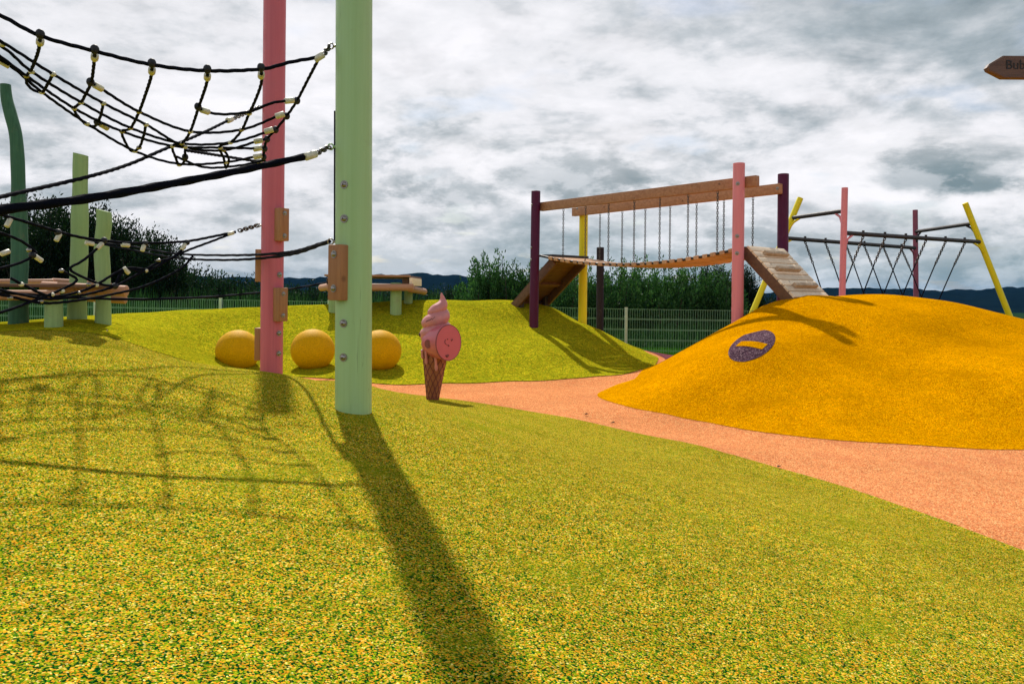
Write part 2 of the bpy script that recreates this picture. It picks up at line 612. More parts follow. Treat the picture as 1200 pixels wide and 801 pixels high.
# near green mound
for a in [(0, 801, 1.2), (0, 700, 1.5), (0, 550, 2.2), (0, 450, 3.0), (0, 393, 4.0), (100, 408, 4.5), (200, 428, 5.2), (318, 444, 6.1),
          (415, 480, 3.7), (600, 801, 1.45), (300, 801, 1.3), (300, 600, 2.15), (200, 500, 3.1), (600, 600, 2.5), (600, 520, 4.0), (900, 801, 1.65), (1200, 801, 1.9),
          (800, 600, 3.0), (1000, 700, 2.3), (1000, 620, 3.2), (1200, 690, 2.9),
          (1200, 647, 3.43), (1100, 608, 3.93), (1000, 575, 4.5), (900, 545, 5.15), (800, 517, 5.9), (700, 497, 6.75), (620, 482, 7.3), (530, 468, 8.1), (440, 458, 8.8),
          # path
          (1100, 570, 4.6), (900, 530, 5.5), (700, 480, 7.5), (600, 460, 8.7), (500, 455, 9.1),
          (560, 449, 9.6), (640, 446, 9.9), (700, 441, 10.4),
          # far mound
          (735, 408, 12.5), (775, 428, 11.8), (690, 382, 13.3), (645, 360, 14.0), (600, 353, 14.0), (500, 352, 13.5), (400, 357, 13.0), (300, 361, 12.5), (200, 365, 12.0),
          (120, 372, 10.5), (91, 375, 9.0), (22, 380, 9.0), (63, 383, 8.5), (500, 400, 11.3), (300, 400, 11.0), (400, 400, 11.2), (600, 400, 11.6), (640, 410, 11.4), (700, 420, 11.6),
          (100, 398, 8.0), (30, 392, 8.0), (200, 400, 9.6), (280, 434, 9.9), (367, 434, 9.9), (450, 434, 10.0), (625, 383, 13.0), (682, 380, 13.78),
          # yellow mound
          (1200, 528, 5.7), (1050, 521, 5.9), (950, 513, 6.13), (870, 503, 6.48), (800, 490, 7.03), (740, 478, 7.6), (700, 465, 8.4),
          (775, 425, 10.5), (800, 410, 10.2), (840, 388, 9.9), (863, 378, 9.8), (900, 358, 9.9), (930, 349, 10.0), (985, 346.5, 10.0), (1070, 348.5, 10.0), (1130, 357, 9.8), (1200, 375, 9.5),
          (881, 406, 7.9), (1000, 400, 8.3), (1000, 450, 7.2), (1100, 430, 7.4), (1200, 450, 6.8), (850, 450, 7.3), (780, 450, 8.0), (1200, 410, 8.0)]:
    cp(*a)
CP += [(1.45, 9.9, 0.0), (2.0, 11.3, -0.02), (2.9, 12.6, 0.0), (4.5, 13.3, 0.15), (4.5, 12.2, 0.75), (5.5, 12.0, 0.7), (3.72, 10.95, 0.85), (2.89, 10.3, 0.68), (2.5, 10.6, 0.30),
       (6.5, 14, 0.0), (8, 9, 0.55), (9, 7, 0.2), (10.5, 9, 0.0), (9, 12, 0.0), (11.5, 5, 0), (11.5, 14, 0), (7, 4, 0), (5, 3.4, 0), (5, 1, 0.05), (9, 1, 0), (9, -2, 0),
       (2.8, 13.6, -0.08), (3, 16, -0.1), (5, 16, -0.1), (2.6, 14.6, 0.0), (1.2, 15.6, 0.35), (-1, 16, 0.3), (-4, 15.4, 0.25), (-8, 14.5, 0.2), (-8, 11, 0.45), (-12, 10, 0.3), (-13, 14, 0), (-13, 6, 0.3),
       (-2.4, 8.2, 0.12), (-3.6, 7.4, 0.2), (-4.6, 6.6, 0.3), (-6.5, 6.4, 0.45), (-6, 4, 0.7), (-4, 3, 0.78), (-3.5, 1, 0.55), (-9, 2, 0.3), (-13, 1, 0),
       (-6, -2, 0.1), (-2, -1, 0.25), (1, -1, 0.15), (3, -2, 0), (0, 0.3, 0.33), (2.5, 0.3, 0.12), (-12, -2, 0), (0.4, 8.4, 0.0)]
CP = np.array(CP)


def tps_k(r2): return np.where(r2 > 1e-12, 0.5 * r2 * np.log(np.maximum(r2, 1e-12)), 0)


_n = len(CP)
_r2 = ((CP[:, None, :2] - CP[None, :, :2]) ** 2).sum(-1)
_A = np.zeros((_n + 3, _n + 3))
_A[:_n, :_n] = tps_k(_r2) + np.eye(_n) * 0.012
_A[:_n, _n] = 1; _A[:_n, _n + 1:] = CP[:, :2]
_A[_n, :_n] = 1; _A[_n + 1:, :_n] = CP[:, :2].T
_w = np.linalg.solve(_A, np.concatenate([CP[:, 2], [0, 0, 0]]))
X0, X1, Y0, Y1 = -13.0, 11.5, -2.0, 16.3


def Hs(xy):
    xy = np.asarray(xy, float)
    out = np.empty(len(xy))
    for i in range(0, len(xy), 20000):
        q = xy[i:i + 20000]
        r2 = ((q[:, None, :] - CP[None, :, :2]) ** 2).sum(-1)
        out[i:i + 20000] = tps_k(r2) @ _w[:_n] + _w[_n] + q @ _w[_n + 1:]
    out = np.maximum(out, -0.12)
    # gentle hand-laid unevenness
    out += 0.006 * np.sin(xy[:, 0] * 2.9 + 1.3) * np.sin(xy[:, 1] * 2.3) + 0.004 * np.sin(xy[:, 0] * 6.1 + xy[:, 1] * 4.7)
    wy = np.exp(-(((xy[:, 0] - 4.5) / 3.2) ** 2 + ((xy[:, 1] - 8.3) / 2.6) ** 2))
    out += wy * (0.018 * np.sin(xy[:, 0] * 3.1 + xy[:, 1] * 1.7) + 0.014 * np.sin(xy[:, 0] * 1.3 - xy[:, 1] * 4.1 + 1) + 0.006 * np.sin(xy[:, 0] * 7.3 + 2) * np.sin(xy[:, 1] * 6.1))
    # die down to the surrounding ground at the rim
    e = np.minimum.reduce([xy[:, 0] - X0, X1 - xy[:, 0], xy[:, 1] - Y0, Y1 - xy[:, 1]])
    t = np.clip(e / 0.8, 0, 1)
    t = t * t * (3 - 2 * t)
    return out * t + (-0.16) * (1 - t)


def H(x, y): return float(Hs([(x, y)])[0])


def ground_hit(px, py):
    """where the photo ray meets the ground"""
    ds = np.linspace(1.0, 16, 3001)
    P = np.array([tuple(at(px, py, d)) for d in (0, 1)])
    pts = P[0] + (P[1] - P[0]) * ds[:, None]
    below = pts[:, 2] <= Hs(pts[:, :2])
    i = int(np.argmax(below)) if below.any() else len(ds) - 1
    return Vector(pts[i])


STEP = 0.07
nx, ny = int((X1 - X0) / STEP) + 1, int((Y1 - Y0) / STEP) + 1
gx, gy = np.linspace(X0, X1, nx), np.linspace(Y0, Y1, ny)
GX, GY = np.meshgrid(gx, gy, indexing='ij')
GZ = Hs(np.stack([GX.ravel(), GY.ravel()], 1)).reshape(nx, ny)


def smooth_poly(pts, step=0.12, closed=True):
    P = [Vector((*p, 0)) for p in pts]
    n = len(P)
    out = []
    for i in range(n):
        p0, p1, p2, p3 = P[(i - 1) % n], P[i], P[(i + 1) % n], P[(i + 2) % n]
        k = max(1, int((p2 - p1).length / step))
        for j in range(k):
            t = j / k
            q = 0.5 * ((2 * p1) + (p2 - p0) * t + (2 * p0 - 5 * p1 + 4 * p2 - p3) * t * t + (3 * p1 - p0 - 3 * p2 + p3) * t ** 3)
            out.append((q.x, q.y))
    return np.array(out)


def sdf(poly, XY):
    """signed distance, negative inside"""
    out = np.empty(len(XY))
    a = poly; b = np.roll(poly, -1, 0); ab = b - a
    L2 = (ab ** 2).sum(1)
    jit = None
    for i in range(0, len(XY), 4000):
        q = XY[i:i + 4000]
        pa = q[:, None, :] - a[None]
        t = np.clip((pa * ab[None]).sum(-1) / L2[None], 0, 1)
        dd = ((pa - t[..., None] * ab[None]) ** 2).sum(-1).min(1) ** 0.5
        c1 = (a[None, :, 1] > q[:, 1:2]) != (b[None, :, 1] > q[:, 1:2])
        with np.errstate(divide='ignore', invalid='ignore'):
            xi = (b[None, :, 0] - a[None, :, 0]) * (q[:, 1:2] - a[None, :, 1]) / (b[None, :, 1] - a[None, :, 1]) + a[None, :, 0]
        ins = (c1 & (q[:, 0:1] < xi)).sum(1) % 2 == 1
        out[i:i + 4000] = np.where(ins, -dd, dd)
    # hand-cut joint: the line wanders by a few millimetres
    x, y = XY[:, 0], XY[:, 1]
    if len(poly) > 60:
        out = out + 0.004 * np.sin(x * 23 + y * 9) * np.sin(y * 31 - x * 7) + 0.003 * np.sin(x * 61 + 1) * np.sin(y * 57)
    return out


def sheet(name, poly, lift, mat, gxs=None, gys=None, gz=None):
    """the part of the ground inside poly, cut cleanly along it (poly None: everything)"""
    gxs = gx if gxs is None else gxs
    gys = gy if gys is None else gys
    A, B = np.meshgrid(gxs, gys, indexing='ij')
    Z = GZ if gz is None else gz
    n1, n2 = A.shape
    if poly is None:
        D = np.full(A.shape, -1.0)
    else:
        D = sdf(poly, np.stack([A.ravel(), B.ravel()], 1)).reshape(A.shape)
    ids = {}
    V = []; Fc = []

    def vid(i, j):
        k = (i, j)
        if k not in ids:
            ids[k] = len(V); V.append((A[i, j], B[i, j], Z[i, j] + lift))
        return ids[k]

    def eid(i, j, k, l):
        key = (i, j, k, l) if (i, j) < (k, l) else (k, l, i, j)
        if key not in ids:
            i, j, k, l = key
            d0, d1 = D[i, j], D[k, l]
            t = d0 / (d0 - d1)
            ids[key] = len(V)
            V.append((A[i, j] + t * (A[k, l] - A[i, j]), B[i, j] + t * (B[k, l] - B[i, j]), Z[i, j] + t * (Z[k, l] - Z[i, j]) + lift))
        return ids[key]
    neg = D < 0
    any_ = neg[:-1, :-1] | neg[1:, :-1] | neg[1:, 1:] | neg[:-1, 1:]
    all_ = neg[:-1, :-1] & neg[1:, :-1] & neg[1:, 1:] & neg[:-1, 1:]
    for i, j in zip(*np.nonzero(any_)):
        c = [(i, j), (i + 1, j), (i + 1, j + 1), (i, j + 1)]
        if all_[i, j]:
            Fc.append([vid(*q) for q in c])
            continue
        f = []
        for k in range(4):
            p, q = c[k], c[(k + 1) % 4]
            if neg[p]: f.append(vid(*p))
            if neg[p] != neg[q]: f.append(eid(*p, *q))
        if len(f) >= 3: Fc.append(f)
    me = bpy.data.meshes.new(name)
    me.from_pydata([tuple(map(float, v)) for v in V], [], Fc)
    me.validate()
    me.shade_smooth()
    me.materials.append(mat)
    o = bpy.data.objects.new(name, me)
    C.objects.link(o)
    return o


def flat_at(px, py):
    p = ground_hit(px, py)
    return (p.x, p.y)


tag(sheet('path', None, 0.0, PATH), kind='structure')
near_edge = [flat_at(*q) for q in [(1200, 646), (1150, 627), (1100, 608), (1050, 591), (1000, 574), (950, 559), (900, 545), (850, 531), (800, 518), (700, 497), (620, 482), (530, 468)]]
near_poly = smooth_poly([(11.3, -1.9), (9, 0.2), (6.6, 1.6), (4.8, 2.4)][0:4] + near_edge + [(-1.5, 9.0), (-1.9, 9.3), (-2.9, 9.0), (-5.5, 8.5), (-9, 8.5), (-12.8, 8.6), (-12.9, 2), (-12.8, -1.9), (-5, -1.95), (3, -1.95)])
tag(sheet('green_mound', near_poly, 0.004, GREEN), kind='structure')
far_edge = [flat_at(*q) for q in [(440, 449.5), (500, 450), (560, 449), (640, 446), (700, 441), (745, 435)]]
far_poly = smooth_poly(far_edge + [(1.95, 11.3), (2.25, 12.2), (2.4, 13.4), (2.3, 15), (1.8, 16.1), (-4, 16.2), (-12.8, 16.1), (-12.9, 8.4), (-9, 8.1), (-6, 8.1), (-4.3, 8.3), (-3.3, 8.7), (-2.6, 9.4)])
tag(sheet('far_green_mound', far_poly, 0.008, GREEN2), kind='structure')
yf = [flat_at(*q) for q in [(1200, 527), (1125, 525), (1050, 520), (950, 513), (870, 503), (800, 490), (740, 478), (712, 470), (700, 464), (704, 459), (722, 451)]]
yel_poly = smooth_poly([(10.8, 9), (9.6, 6.2), (7, 5.45), (5, 5.5)] + yf + [(1.55, 9.9), (2.0, 11.1), (2.7, 12.4), (4, 13.5), (6.5, 13.9), (9.5, 12.2)])
tag(sheet('yellow_mound', yel_poly, 0.004, YEL), kind='structure')
mar_poly = smooth_poly([(2.55, 12.3), (2.7, 14), (2.6, 16.1), (5, 16.15), (9, 16.1), (9.6, 14.6), (6.5, 14.4), (4, 13.9), (3, 13.1)])
tag(sheet('maroon_path', mar_poly, 0.004, MAROON), kind='structure')

# painted disc on the yellow mound, with its bar
dc = ground_hit(881, 406)
e1 = ground_hit(910, 396) - ground_hit(852, 417)
fxs, fys = np.linspace(dc.x - 0.7, dc.x + 0.7, 90), np.linspace(dc.y - 0.9, dc.y + 0.9, 110)
fA, fB = np.meshgrid(fxs, fys, indexing='ij')
fZ = Hs(np.stack([fA.ravel(), fB.ravel()], 1)).reshape(fA.shape)
ring = [ground_hit(881 + 29.5 * math.cos(t) * math.cos(-0.43) - 15.5 * math.sin(t) * math.sin(-0.43) * 1, 406 + 29.5 * math.cos(t) * math.sin(-0.43) + 15.5 * math.sin(t) * math.cos(-0.43)) for t in np.linspace(0, 2 * PI, 48, endpoint=False)]
disc = sheet('ground_marking', np.array([(p.x, p.y) for p in ring]), 0.008, PURP, fxs, fys, fZ)
tag(disc, 'speckled purple disc with a yellow bar set into the flank of the yellow mound', 'marking')
bar = np.array([tuple(ground_hit(*q)[:2]) for q in [(869, 401), (900, 404.5), (893, 411), (862, 407)]])
bo = sheet('bar', bar, 0.012, YEL, fxs, fys, fZ)
bo.parent = disc

# wide ground to the horizon
m, p = material('meadow')
co = coord('Object')
n1 = noise(co, 0.08, 6, 0.65)
n2 = noise(co, 6.0, 6, 0.7)
col = mix(ramp(n2, [(0.3, 0), (0.7, 1)]), (0.012, 0.04, 0.010), (0.03, 0.075, 0.016))
col = mix(ramp(n1, [(0.4, 0), (0.6, 1)]), col, (0.010, 0.028, 0.014))
put(p.inputs['Base Color'], col)
p.inputs['Roughness'].default_value = 0.9
p.inputs['Specular IOR Level'].default_value = 0.0
put(p.inputs['Normal'], bump(n2, 0.8, 0.05))
MEADOW = m
rad = [0, 6, 12, 16, 18, 20, 24, 30, 40, 60, 100, 160, 250, 400, 650, 1000, 1600, 2400, 3200]
zz = [-.22, -.22, -.22, -.22, -.22, -.22, -.25, -.4, -.9, -2, -4, -6.5, -9, -12, -14, -15, -15, -15, -15]
b = MB()
SEG = 96
vs = []; fs = []
for r_, z_ in zip(rad, zz):
    for k in range(SEG):
        t = 2 * PI * k / SEG
        vs.append((r_ * math.cos(t), 8 + r_ * math.sin(t), z_ + (0.012 * r_ * math.sin(3 * t + r_ * 0.01) if r_ > 50 and r_ < 700 else 0)))
for i in range(1, len(rad) - 1):
    for k in range(SEG):
        fs.append((i * SEG + k, i * SEG + (k + 1) % SEG, (i + 1) * SEG + (k + 1) % SEG, (i + 1) * SEG + k))
fs.append(tuple(range(SEG, 2 * SEG)))
b.add(vs, fs)
tag(b.obj('ground', MEADOW), kind='structure')

# wooded hills far off
m, p = material('hill_forest')
co = coord('Object')
n1 = noise(co, 0.02, 6, 0.7)
col = mix(ramp(n1, [(0.35, 0), (0.65, 1)]), (0.001, 0.005, 0.008), (0.004, 0.011, 0.013))
put(p.inputs['Base Color'], col)
p.inputs['Roughness'].default_value = 1.0
p.inputs['Specular IOR Level'].default_value = 0.0
HILLM = m


def prof(px):
    xs = [-900, -200, 0, 200, 330, 400, 480, 530, 560, 620, 700, 800, 900, 985, 1050, 1110, 1160, 1200, 1500, 2100]
    ys = [330, 328, 322, 324, 326, 324, 320.5, 322, 326, 331, 334, 338, 343, 337, 338, 340, 338, 336, 332, 338]
    return np.interp(px, xs, ys)


b = MB()
vs = []; fs = []
cols = np.linspace(-900, 2100, 500)
rows = [(800, 0.0), (950, 0.25), (1100, 0.6), (1250, 0.88), (1400, 1.0), (1600, 0.9), (1900, 0.5), (2300, 0.0)]
for px in cols:
    top = at(px, float(prof(px)) , 1400)
    for (dd, k) in rows:
        q = at(px, 342, dd)
        z = -16 + k * (top.z + 16)
        jag = 0 if k < 0.3 else (rng.random() - 0.5) * 2.6 + 1.2 * math.sin(px * 0.12 + dd)
        vs.append((q.x, dd, z + jag))
nr = len(rows)
for i in range(len(cols) - 1):
    for k in range(nr - 1):
        fs.append((i * nr + k, (i + 1) * nr + k, (i + 1) * nr + k + 1, i * nr + k + 1))
b.add(vs, fs)
tag(b.obj('hills', HILLM), kind='structure')
exec_after = True


# ------------------------------------------------------------------ posts, blocks, bolts
def dome_bolt(parent, p, n, r=0.011):
    n = Vector(n).normalized()
    rot = basis(zaxis=n)
    b = MB()
    b.tube([Vector(p) - n * 0.002, Vector(p) + n * 0.003], r * 1.55, 18)
    b.sphere(Vector(p) + n * 0.003, r, 14, 8, (1, 1, 0.62), rot)
    # hex socket
    o = b.obj('bolt', STEEL, parent, origin=p)
    k = MB().tube([Vector(p) + n * (0.003 + r * 0.5), Vector(p) + n * (0.003 + r * 0.66)], r * 0.28, 6)
    k.obj('socket', KNOT, o).matrix_parent_inverse = Matrix.Identity(4)
    return o


def child(o, parent):
    """keep world placement"""
    o.parent = parent
    o.matrix_parent_inverse = parent.matrix_world.inverted()
    return o


def obj_in(mb, name, mat, parent, sa=40):
    """mesh in world coordinates, stored relative to its parent thing's base"""
    inv = parent.matrix_world.inverted()
    mb.v = [tuple(inv @ Vector(p)) for p in mb.v]
    me = mb.mesh(name, sa)
    o = bpy.data.objects.new(name, me)
    C.objects.link(o)
    me.materials.append(mat)
    o.parent = parent
    return o


def sub_in(mb, name, mat, part, root, sa=40):
    """sub-part: the part sits at its thing's origin"""
    o = obj_in(mb, name, mat, root, sa)
    o.parent = part
    return o


def bolt_mesh(p, n, r=0.011):
    n = Vector(n).normalized()
    p = Vector(p)
    b = MB()
    b.tube([p - n * 0.004, p + n * 0.003], r * 1.6, 18)
    b.sphere(p + n * 0.003, r * 1.15, 16, 8, (1, 1, 0.66), basis(zaxis=n))
    s = MB().tube([p + n * (0.003 + r * 0.60), p + n * (0.003 + r * 0.80)], r * 0.32, 6)
    return b, s


def add_bolt(part_or_root, root, p, n, r=0.011):
    b, s = bolt_mesh(p, n, r)
    if part_or_root is root:
        o = obj_in(b, 'bolt', STEEL, root)
        sub_in(s, 'socket', KNOT, o, root)
    else:
        s.v and b.add(s.v, s.f)
        o = sub_in(b, 'bolt', STEEL, part_or_root, root)
    return o


def chain_mb(p0, p1, r=0.0035, link=0.032, w=0.011, sag=0.0):
    p0, p1 = Vector(p0), Vector(p1)
    L = (p1 - p0).length
    n = max(1, round(L / (link * 0.74)))
    b = MB()
    for i in range(n):
        t = (i + 0.5) / n
        c = p0.lerp(p1, t) - Vector((0, 0, sag * 4 * t * (1 - t)))
        dr = (p1 - p0).normalized()
        dr = (dr - Vector((0, 0, sag / max(L, .01) * 4 * (1 - 2 * t)))).normalized()
        rot = basis(zaxis=dr)
        if i % 2: rot = rot @ Matrix.Rotation(PI / 2, 3, 'Z')
        pts = []
        hl = link / 2 - w
        for k in range(12):
            a = 2 * PI * k / 12
            pts.append(c + rot @ Vector((w * math.cos(a), 0, w * math.sin(a) + (hl if math.sin(a) > 0.01 else -hl if math.sin(a) < -0.01 else 0))))
        # closed ring
        m_ = len(pts)
        vs = []; fs = []
        for k in range(m_):
            tg = (pts[(k + 1) % m_] - pts[k - 1]).normalized()
            nb = (rot @ Vector((0, 1, 0)))
            aa = tg.cross(nb).normalized()
            for s_ in range(5):
                f_ = 2 * PI * s_ / 5
                vs.append(pts[k] + (aa * math.cos(f_) + nb * math.sin(f_)) * r)
        for k in range(m_):
            for s_ in range(5):
                fs.append((k * 5 + s_, k * 5 + (s_ + 1) % 5, ((k + 1) % m_) * 5 + (s_ + 1) % 5, ((k + 1) % m_) * 5 + s_))
        b.add(vs, fs)
    return b


def post_mb(base, top, r, r2=None, seg=40, dome=0.006):
    base, top = Vector(base), Vector(top)
    n = 12
    pts = [base.lerp(top, i / n) for i in range(n + 1)]
    r2 = r2 or r
    return MB().tube(pts, [r + (r2 - r) * i / n for i in range(n + 1)], seg, dome=dome)


def surf(axis_b, axis_t, r, z, ang):
    """point and normal on a leaning post's skin at height z; ang 0 faces the camera, positive to the right"""
    t = (z - axis_b.z) / (axis_t.z - axis_b.z)
    c = axis_b.lerp(axis_t, t)
    n = Vector((math.sin(ang), -math.cos(ang), 0))
    return c + n * r, n


def zof(py, px, d): return at(px, py, d).z


# --- tall pale green post in the foreground
D1 = 3.7
gb = at(414.5, 478, D1 + 0.0); gb.z = H(gb.x, gb.y) + 0.003
gt = at(415.5, -330, D1)
R1 = 0.084
g_post = thing('net_post', gb, 'thick pale green round post in the foreground holding the rope net and black rope', 'post', 'tall posts holding the rope nets')
body = obj_in(post_mb(gb - Vector((0, 0, 0.15)), gt, R1), 'post', P_GREEN, g_post)
for py in (219, 258, 378, 417):
    q, n = surf(gb, gt, R1, zof(py, 407, D1), -0.35 if py < 300 else -0.38)
    q = q  # bolt head proud of the paint
    add_bolt(g_post, g_post, q, n, 0.012)


def foot_block(root, A, B, r, z0, z1, ang, w, th, bolts, face=0.0):
    """wooden foot block bolted to a post; bolts are heights"""
    zc_ = (z0 + z1) / 2
    q, n = surf(A, B, r, zc_, ang)
    side = Vector((n.y, -n.x, 0))
    rot = Matrix((Vector((-n.y, n.x, 0)), -n, Vector((0, 0, 1)))).transposed()
    c = q + n * (th / 2 - 0.012)
    o = obj_in(MB().box(c, (w, th, z1 - z0), rot, 0.006), 'foot_block', WOODZ, root)
    for z in bolts:
        pb = Vector((c.x, c.y, z)) + n * (th / 2)
        add_bolt(o, root, pb, n, 0.011)
    return o


foot_block(g_post, gb, gt, R1, zof(352, 403, D1 - .1), zof(286.5, 403, D1 - .1), -0.62, 0.082, 0.05, [zof(338, 402, D1 - .1), zof(298, 402, D1 - .1)])
# rings for the chains
ring_up = at(394, 54, D1 - 0.0)
ring_lo = at(395, 172, D1 - 0.0)


def eye_bolt(root, p, out, mat=STEEL):
    out = Vector(out).normalized()
    b = MB()
    b.tube([p - out * 0.012, p + out * 0.014], 0.007, 10)
    rot = basis(zaxis=Vector((0, 1, 0.2)))
    c = p + out * 0.024
    pts = [c + rot @ Vector((0.013 * math.cos(a), 0.013 * math.sin(a), 0)) for a in np.linspace(0, 2 * PI, 15)]
    b.tube(pts, 0.0038, 8)
    return obj_in(b, 'eye_bolt', mat, root)


def left_skin(A, B, r, z):
    t = (z - A.z) / (B.z - A.z)
    return A.lerp(B, t) + Vector((-r, 0, 0))


eu = left_skin(gb, gt, R1, ring_up.z)
el_ = left_skin(gb, gt, R1, ring_lo.z)
eye_bolt(g_post, eu, (-1, 0, 0))
eye_bolt(g_post, el_, (-1, 0, 0), P_GREEN)
ek = left_skin(gb, gt, R1, at(392, 283, D1).z)
eye_bolt(g_post, ek, (-1, 0, 0))
# thin cable running down its left side
cb = MB().tube([left_skin(gb, gt, R1 + 0.006, at(392, y, D1).z) for y in (130, 170, 210, 250, 284)], 0.004, 8)
obj_in(cb, 'cable', ROPE, g_post)

# --- pink post behind it
D2 = 6.1
pb_ = at(318, 444, D2); pb_.z = H(pb_.x, pb_.y) + 0.003
pt_ = at(322.2, -22, D2)
R2 = 0.084
p_post = thing('net_post', pb_, 'tall rose pink round post with small wooden foot blocks on both sides', 'post', 'tall posts holding the rope nets')
obj_in(post_mb(pb_ - Vector((0, 0, 0.15)), pt_, R2), 'post', P_PINK, p_post)
for py in (299, 322, 390, 413.5):
    q, n = surf(pb_, pt_, R2, zof(py, 330, D2), 0.98)
    add_bolt(p_post, p_post, q, n, 0.014)
foot_block(p_post, pb_, pt_, R2, zof(283, 331, D2), zof(245, 331, D2), 0.95, 0.085, 0.07, [zof(277, 331, D2), zof(251, 331, D2)])
foot_block(p_post, pb_, pt_, R2, zof(376, 331, D2), zof(337, 331, D2), 0.90, 0.085, 0.07, [zof(369, 331, D2), zof(344, 331, D2)])
foot_block(p_post, pb_, pt_, R2, zof(330, 303, D2), zof(292, 303, D2), -1.75, 0.085, 0.05, [])
foot_block(p_post, pb_, pt_, R2, zof(422, 303, D2), zof(384, 303, D2), -1.75, 0.085, 0.05, [])
pe1 = left_skin(pb_, pt_, R2, at(308, 264, D2).z)
pe2 = left_skin(pb_, pt_, R2, at(308, 126, D2).z)
pe3 = left_skin(pb_, pt_, R2, at(308, 188, D2).z)
for q in (pe1, pe2, pe3):
    eye_bolt(p_post, q, (-1, -0.2, 0))

# ------------------------------------------------------------------ the rope net
def rope_mb(pts, r=0.0092, step=0.016, lobes=3, pitch=0.06, seg=9):
    return MB().tube(spline(pts, step), r, seg, lobes=lobes, pitch=pitch, lob=0.17)


def clamp_mb(c, dr, L=0.046, r=0.0165):
    dr = Vector(dr).normalized()
    c = Vector(c)
    b = MB()
    b.tube([c - dr * (L / 2), c + dr * (L / 2)], r, 14, dome=0.003)
    return b


net = thing('climbing_net', (gb.x - 1.2, 3.7, 1.9), 'sagging black rope climbing net with cream clamps strung left of the green post', 'rope net')
TOPX = [-60, 0, 47, 111, 178, 243, 306, 340, 374]
TOPY = [-6, 18, 42, 60, 76, 83, 81, 73, 67]


def ytop(x): return float(np.interp(x, TOPX, TOPY))
def dtop(x): return float(np.interp(x, [-60, 374], [2.95, 3.62]))


def nd(x, y, extra=0.0):
    k = max(0.0, min(1.0, (y - ytop(x)) / 125.0))
    return dtop(x) + 1.35 * k ** 0.9 + extra


def npt(x, y, e=0.0): return at(x, y, nd(x, y, e))


def nrope(pts, name='rope', r=0.0070):
    return obj_in(rope_mb([npt(*p) for p in pts], r), name, ROPE, net, 60)


def nclamp(x, y, x2, y2, kind='clamp', L=0.044, r=0.0155):
    p = npt(x, y); q = npt(x2, y2)
    return obj_in(clamp_mb(p, q - p, L, r), kind, CLAMP, net)


def nknot(x, y, r=0.0175):
    p = npt(x, y)
    return obj_in(MB().sphere(p, r, 12, 8, (1, 1, 1.15)), 'knot', KNOT, net)


top_rope = nrope([(x, y) for x, y in zip(TOPX, TOPY)], 'top_rope', 0.0080)
nclamp(374, 67, 382, 62)
obj_in(chain_mb(npt(379, 64), eu + Vector((-0.03, 0, 0)), 0.0042, 0.036, 0.012), 'chain', CHAIN, net)
HANG = [
    [(47, 42), (46, 54), (43, 66), (36, 83), (31, 89), (32, 99), (40, 106), (49, 108), (55, 100), (61, 89)],
    [(111, 60), (110, 75), (107, 96), (101, 109), (95, 120), (87, 127), (91, 136), (101, 146), (111, 148), (117, 138), (121, 122)],
    [(178, 76), (177, 90), (170, 112), (163, 131), (153, 150), (143, 154), (146, 165), (154, 177), (163, 173), (168, 160), (171, 146)],
    [(243, 83), (242, 98), (233, 125), (223, 154), (213, 168), (202, 171), (205, 183), (210, 193), (216, 189), (217, 176)],
    [(306, 81), (306, 98), (299, 118), (292, 133), (283, 153), (270, 167), (257, 172), (262, 185), (265, 197), (268, 186), (262, 175)],
    [(374, 68), (361, 93), (348, 118), (336, 136), (323, 152), (313, 163), (310, 174), (309, 186), (312, 191)],
]
for k, h in enumerate(HANG):
    nrope(h, 'hanger_rope')
for (x, y) in [(47, 42), (111, 60), (178, 76), (243, 83), (306, 81)]:
    nknot(x, y - 2)
    nclamp(x, y + 7, x - 1, y + 17, L=0.046)
LONG = [
    [(-60, 14), (0, 48), (62, 87), (121, 121), (171, 146), (217, 172), (262, 176), (303, 165), (313, 163)],
    [(-60, 20), (4, 56), (37, 84), (95, 120), (153, 150), (213, 168), (270, 167), (315, 154), (323, 152)],
    [(-60, 24), (0, 66), (31, 89), (87, 127), (143, 154), (202, 171), (258, 173), (302, 174), (310, 173)],
    [(-60, 35), (10, 76), (49, 108), (102, 145), (158, 177), (210, 192), (265, 190), (302, 183), (309, 184)],
    [(106, 96), (120, 105), (163, 131), (223, 154), (283, 152), (328, 135), (336, 136)],
    [(232, 125), (242, 131), (262, 134), (292, 131), (318, 121), (339, 118), (348, 118)],
    [(205, 183), (240, 196), (280, 194), (309, 188)],
]
for h in LONG:
    nrope(h, 'long_rope')
for (a, b_, c, d_) in [(339, 118, 330, 119), (328, 135, 318, 138), (315, 153, 305, 156), (303, 165, 293, 167), (302, 174, 292, 176), (302, 183, 292, 185),
                       (115, 102, 124, 107), (240, 130, 249, 133), (5, 74, 14, 79), (122, 148, 131, 153)]:
    nclamp(a, b_, c, d_)
for (x, y) in [(348, 118), (336, 136), (323, 152), (313, 163), (310, 174), (309, 184), (106, 96), (232, 125), (114, 143), (217, 184)]:
    nknot(x, y, 0.018)
for (x, y) in [(37, 84), (95, 120), (153, 150), (213, 168), (31, 89), (87, 127), (143, 154), (202, 171), (163, 131), (292, 133), (283, 152), (270, 167), (258, 173), (223, 154),
               (49, 108), (102, 145), (158, 177), (163, 173), (210, 193), (265, 190), (62, 87), (121, 121), (171, 146), (217, 172), (262, 176), (3, 52)]:
    p = npt(x, y)
    obj_in(MB().sphere(p, 0.0145, 10, 7, (1.1, 0.8, 0.8)), 'crossing_clamp', CLAMP if (x + y) % 3 else STEEL, net)
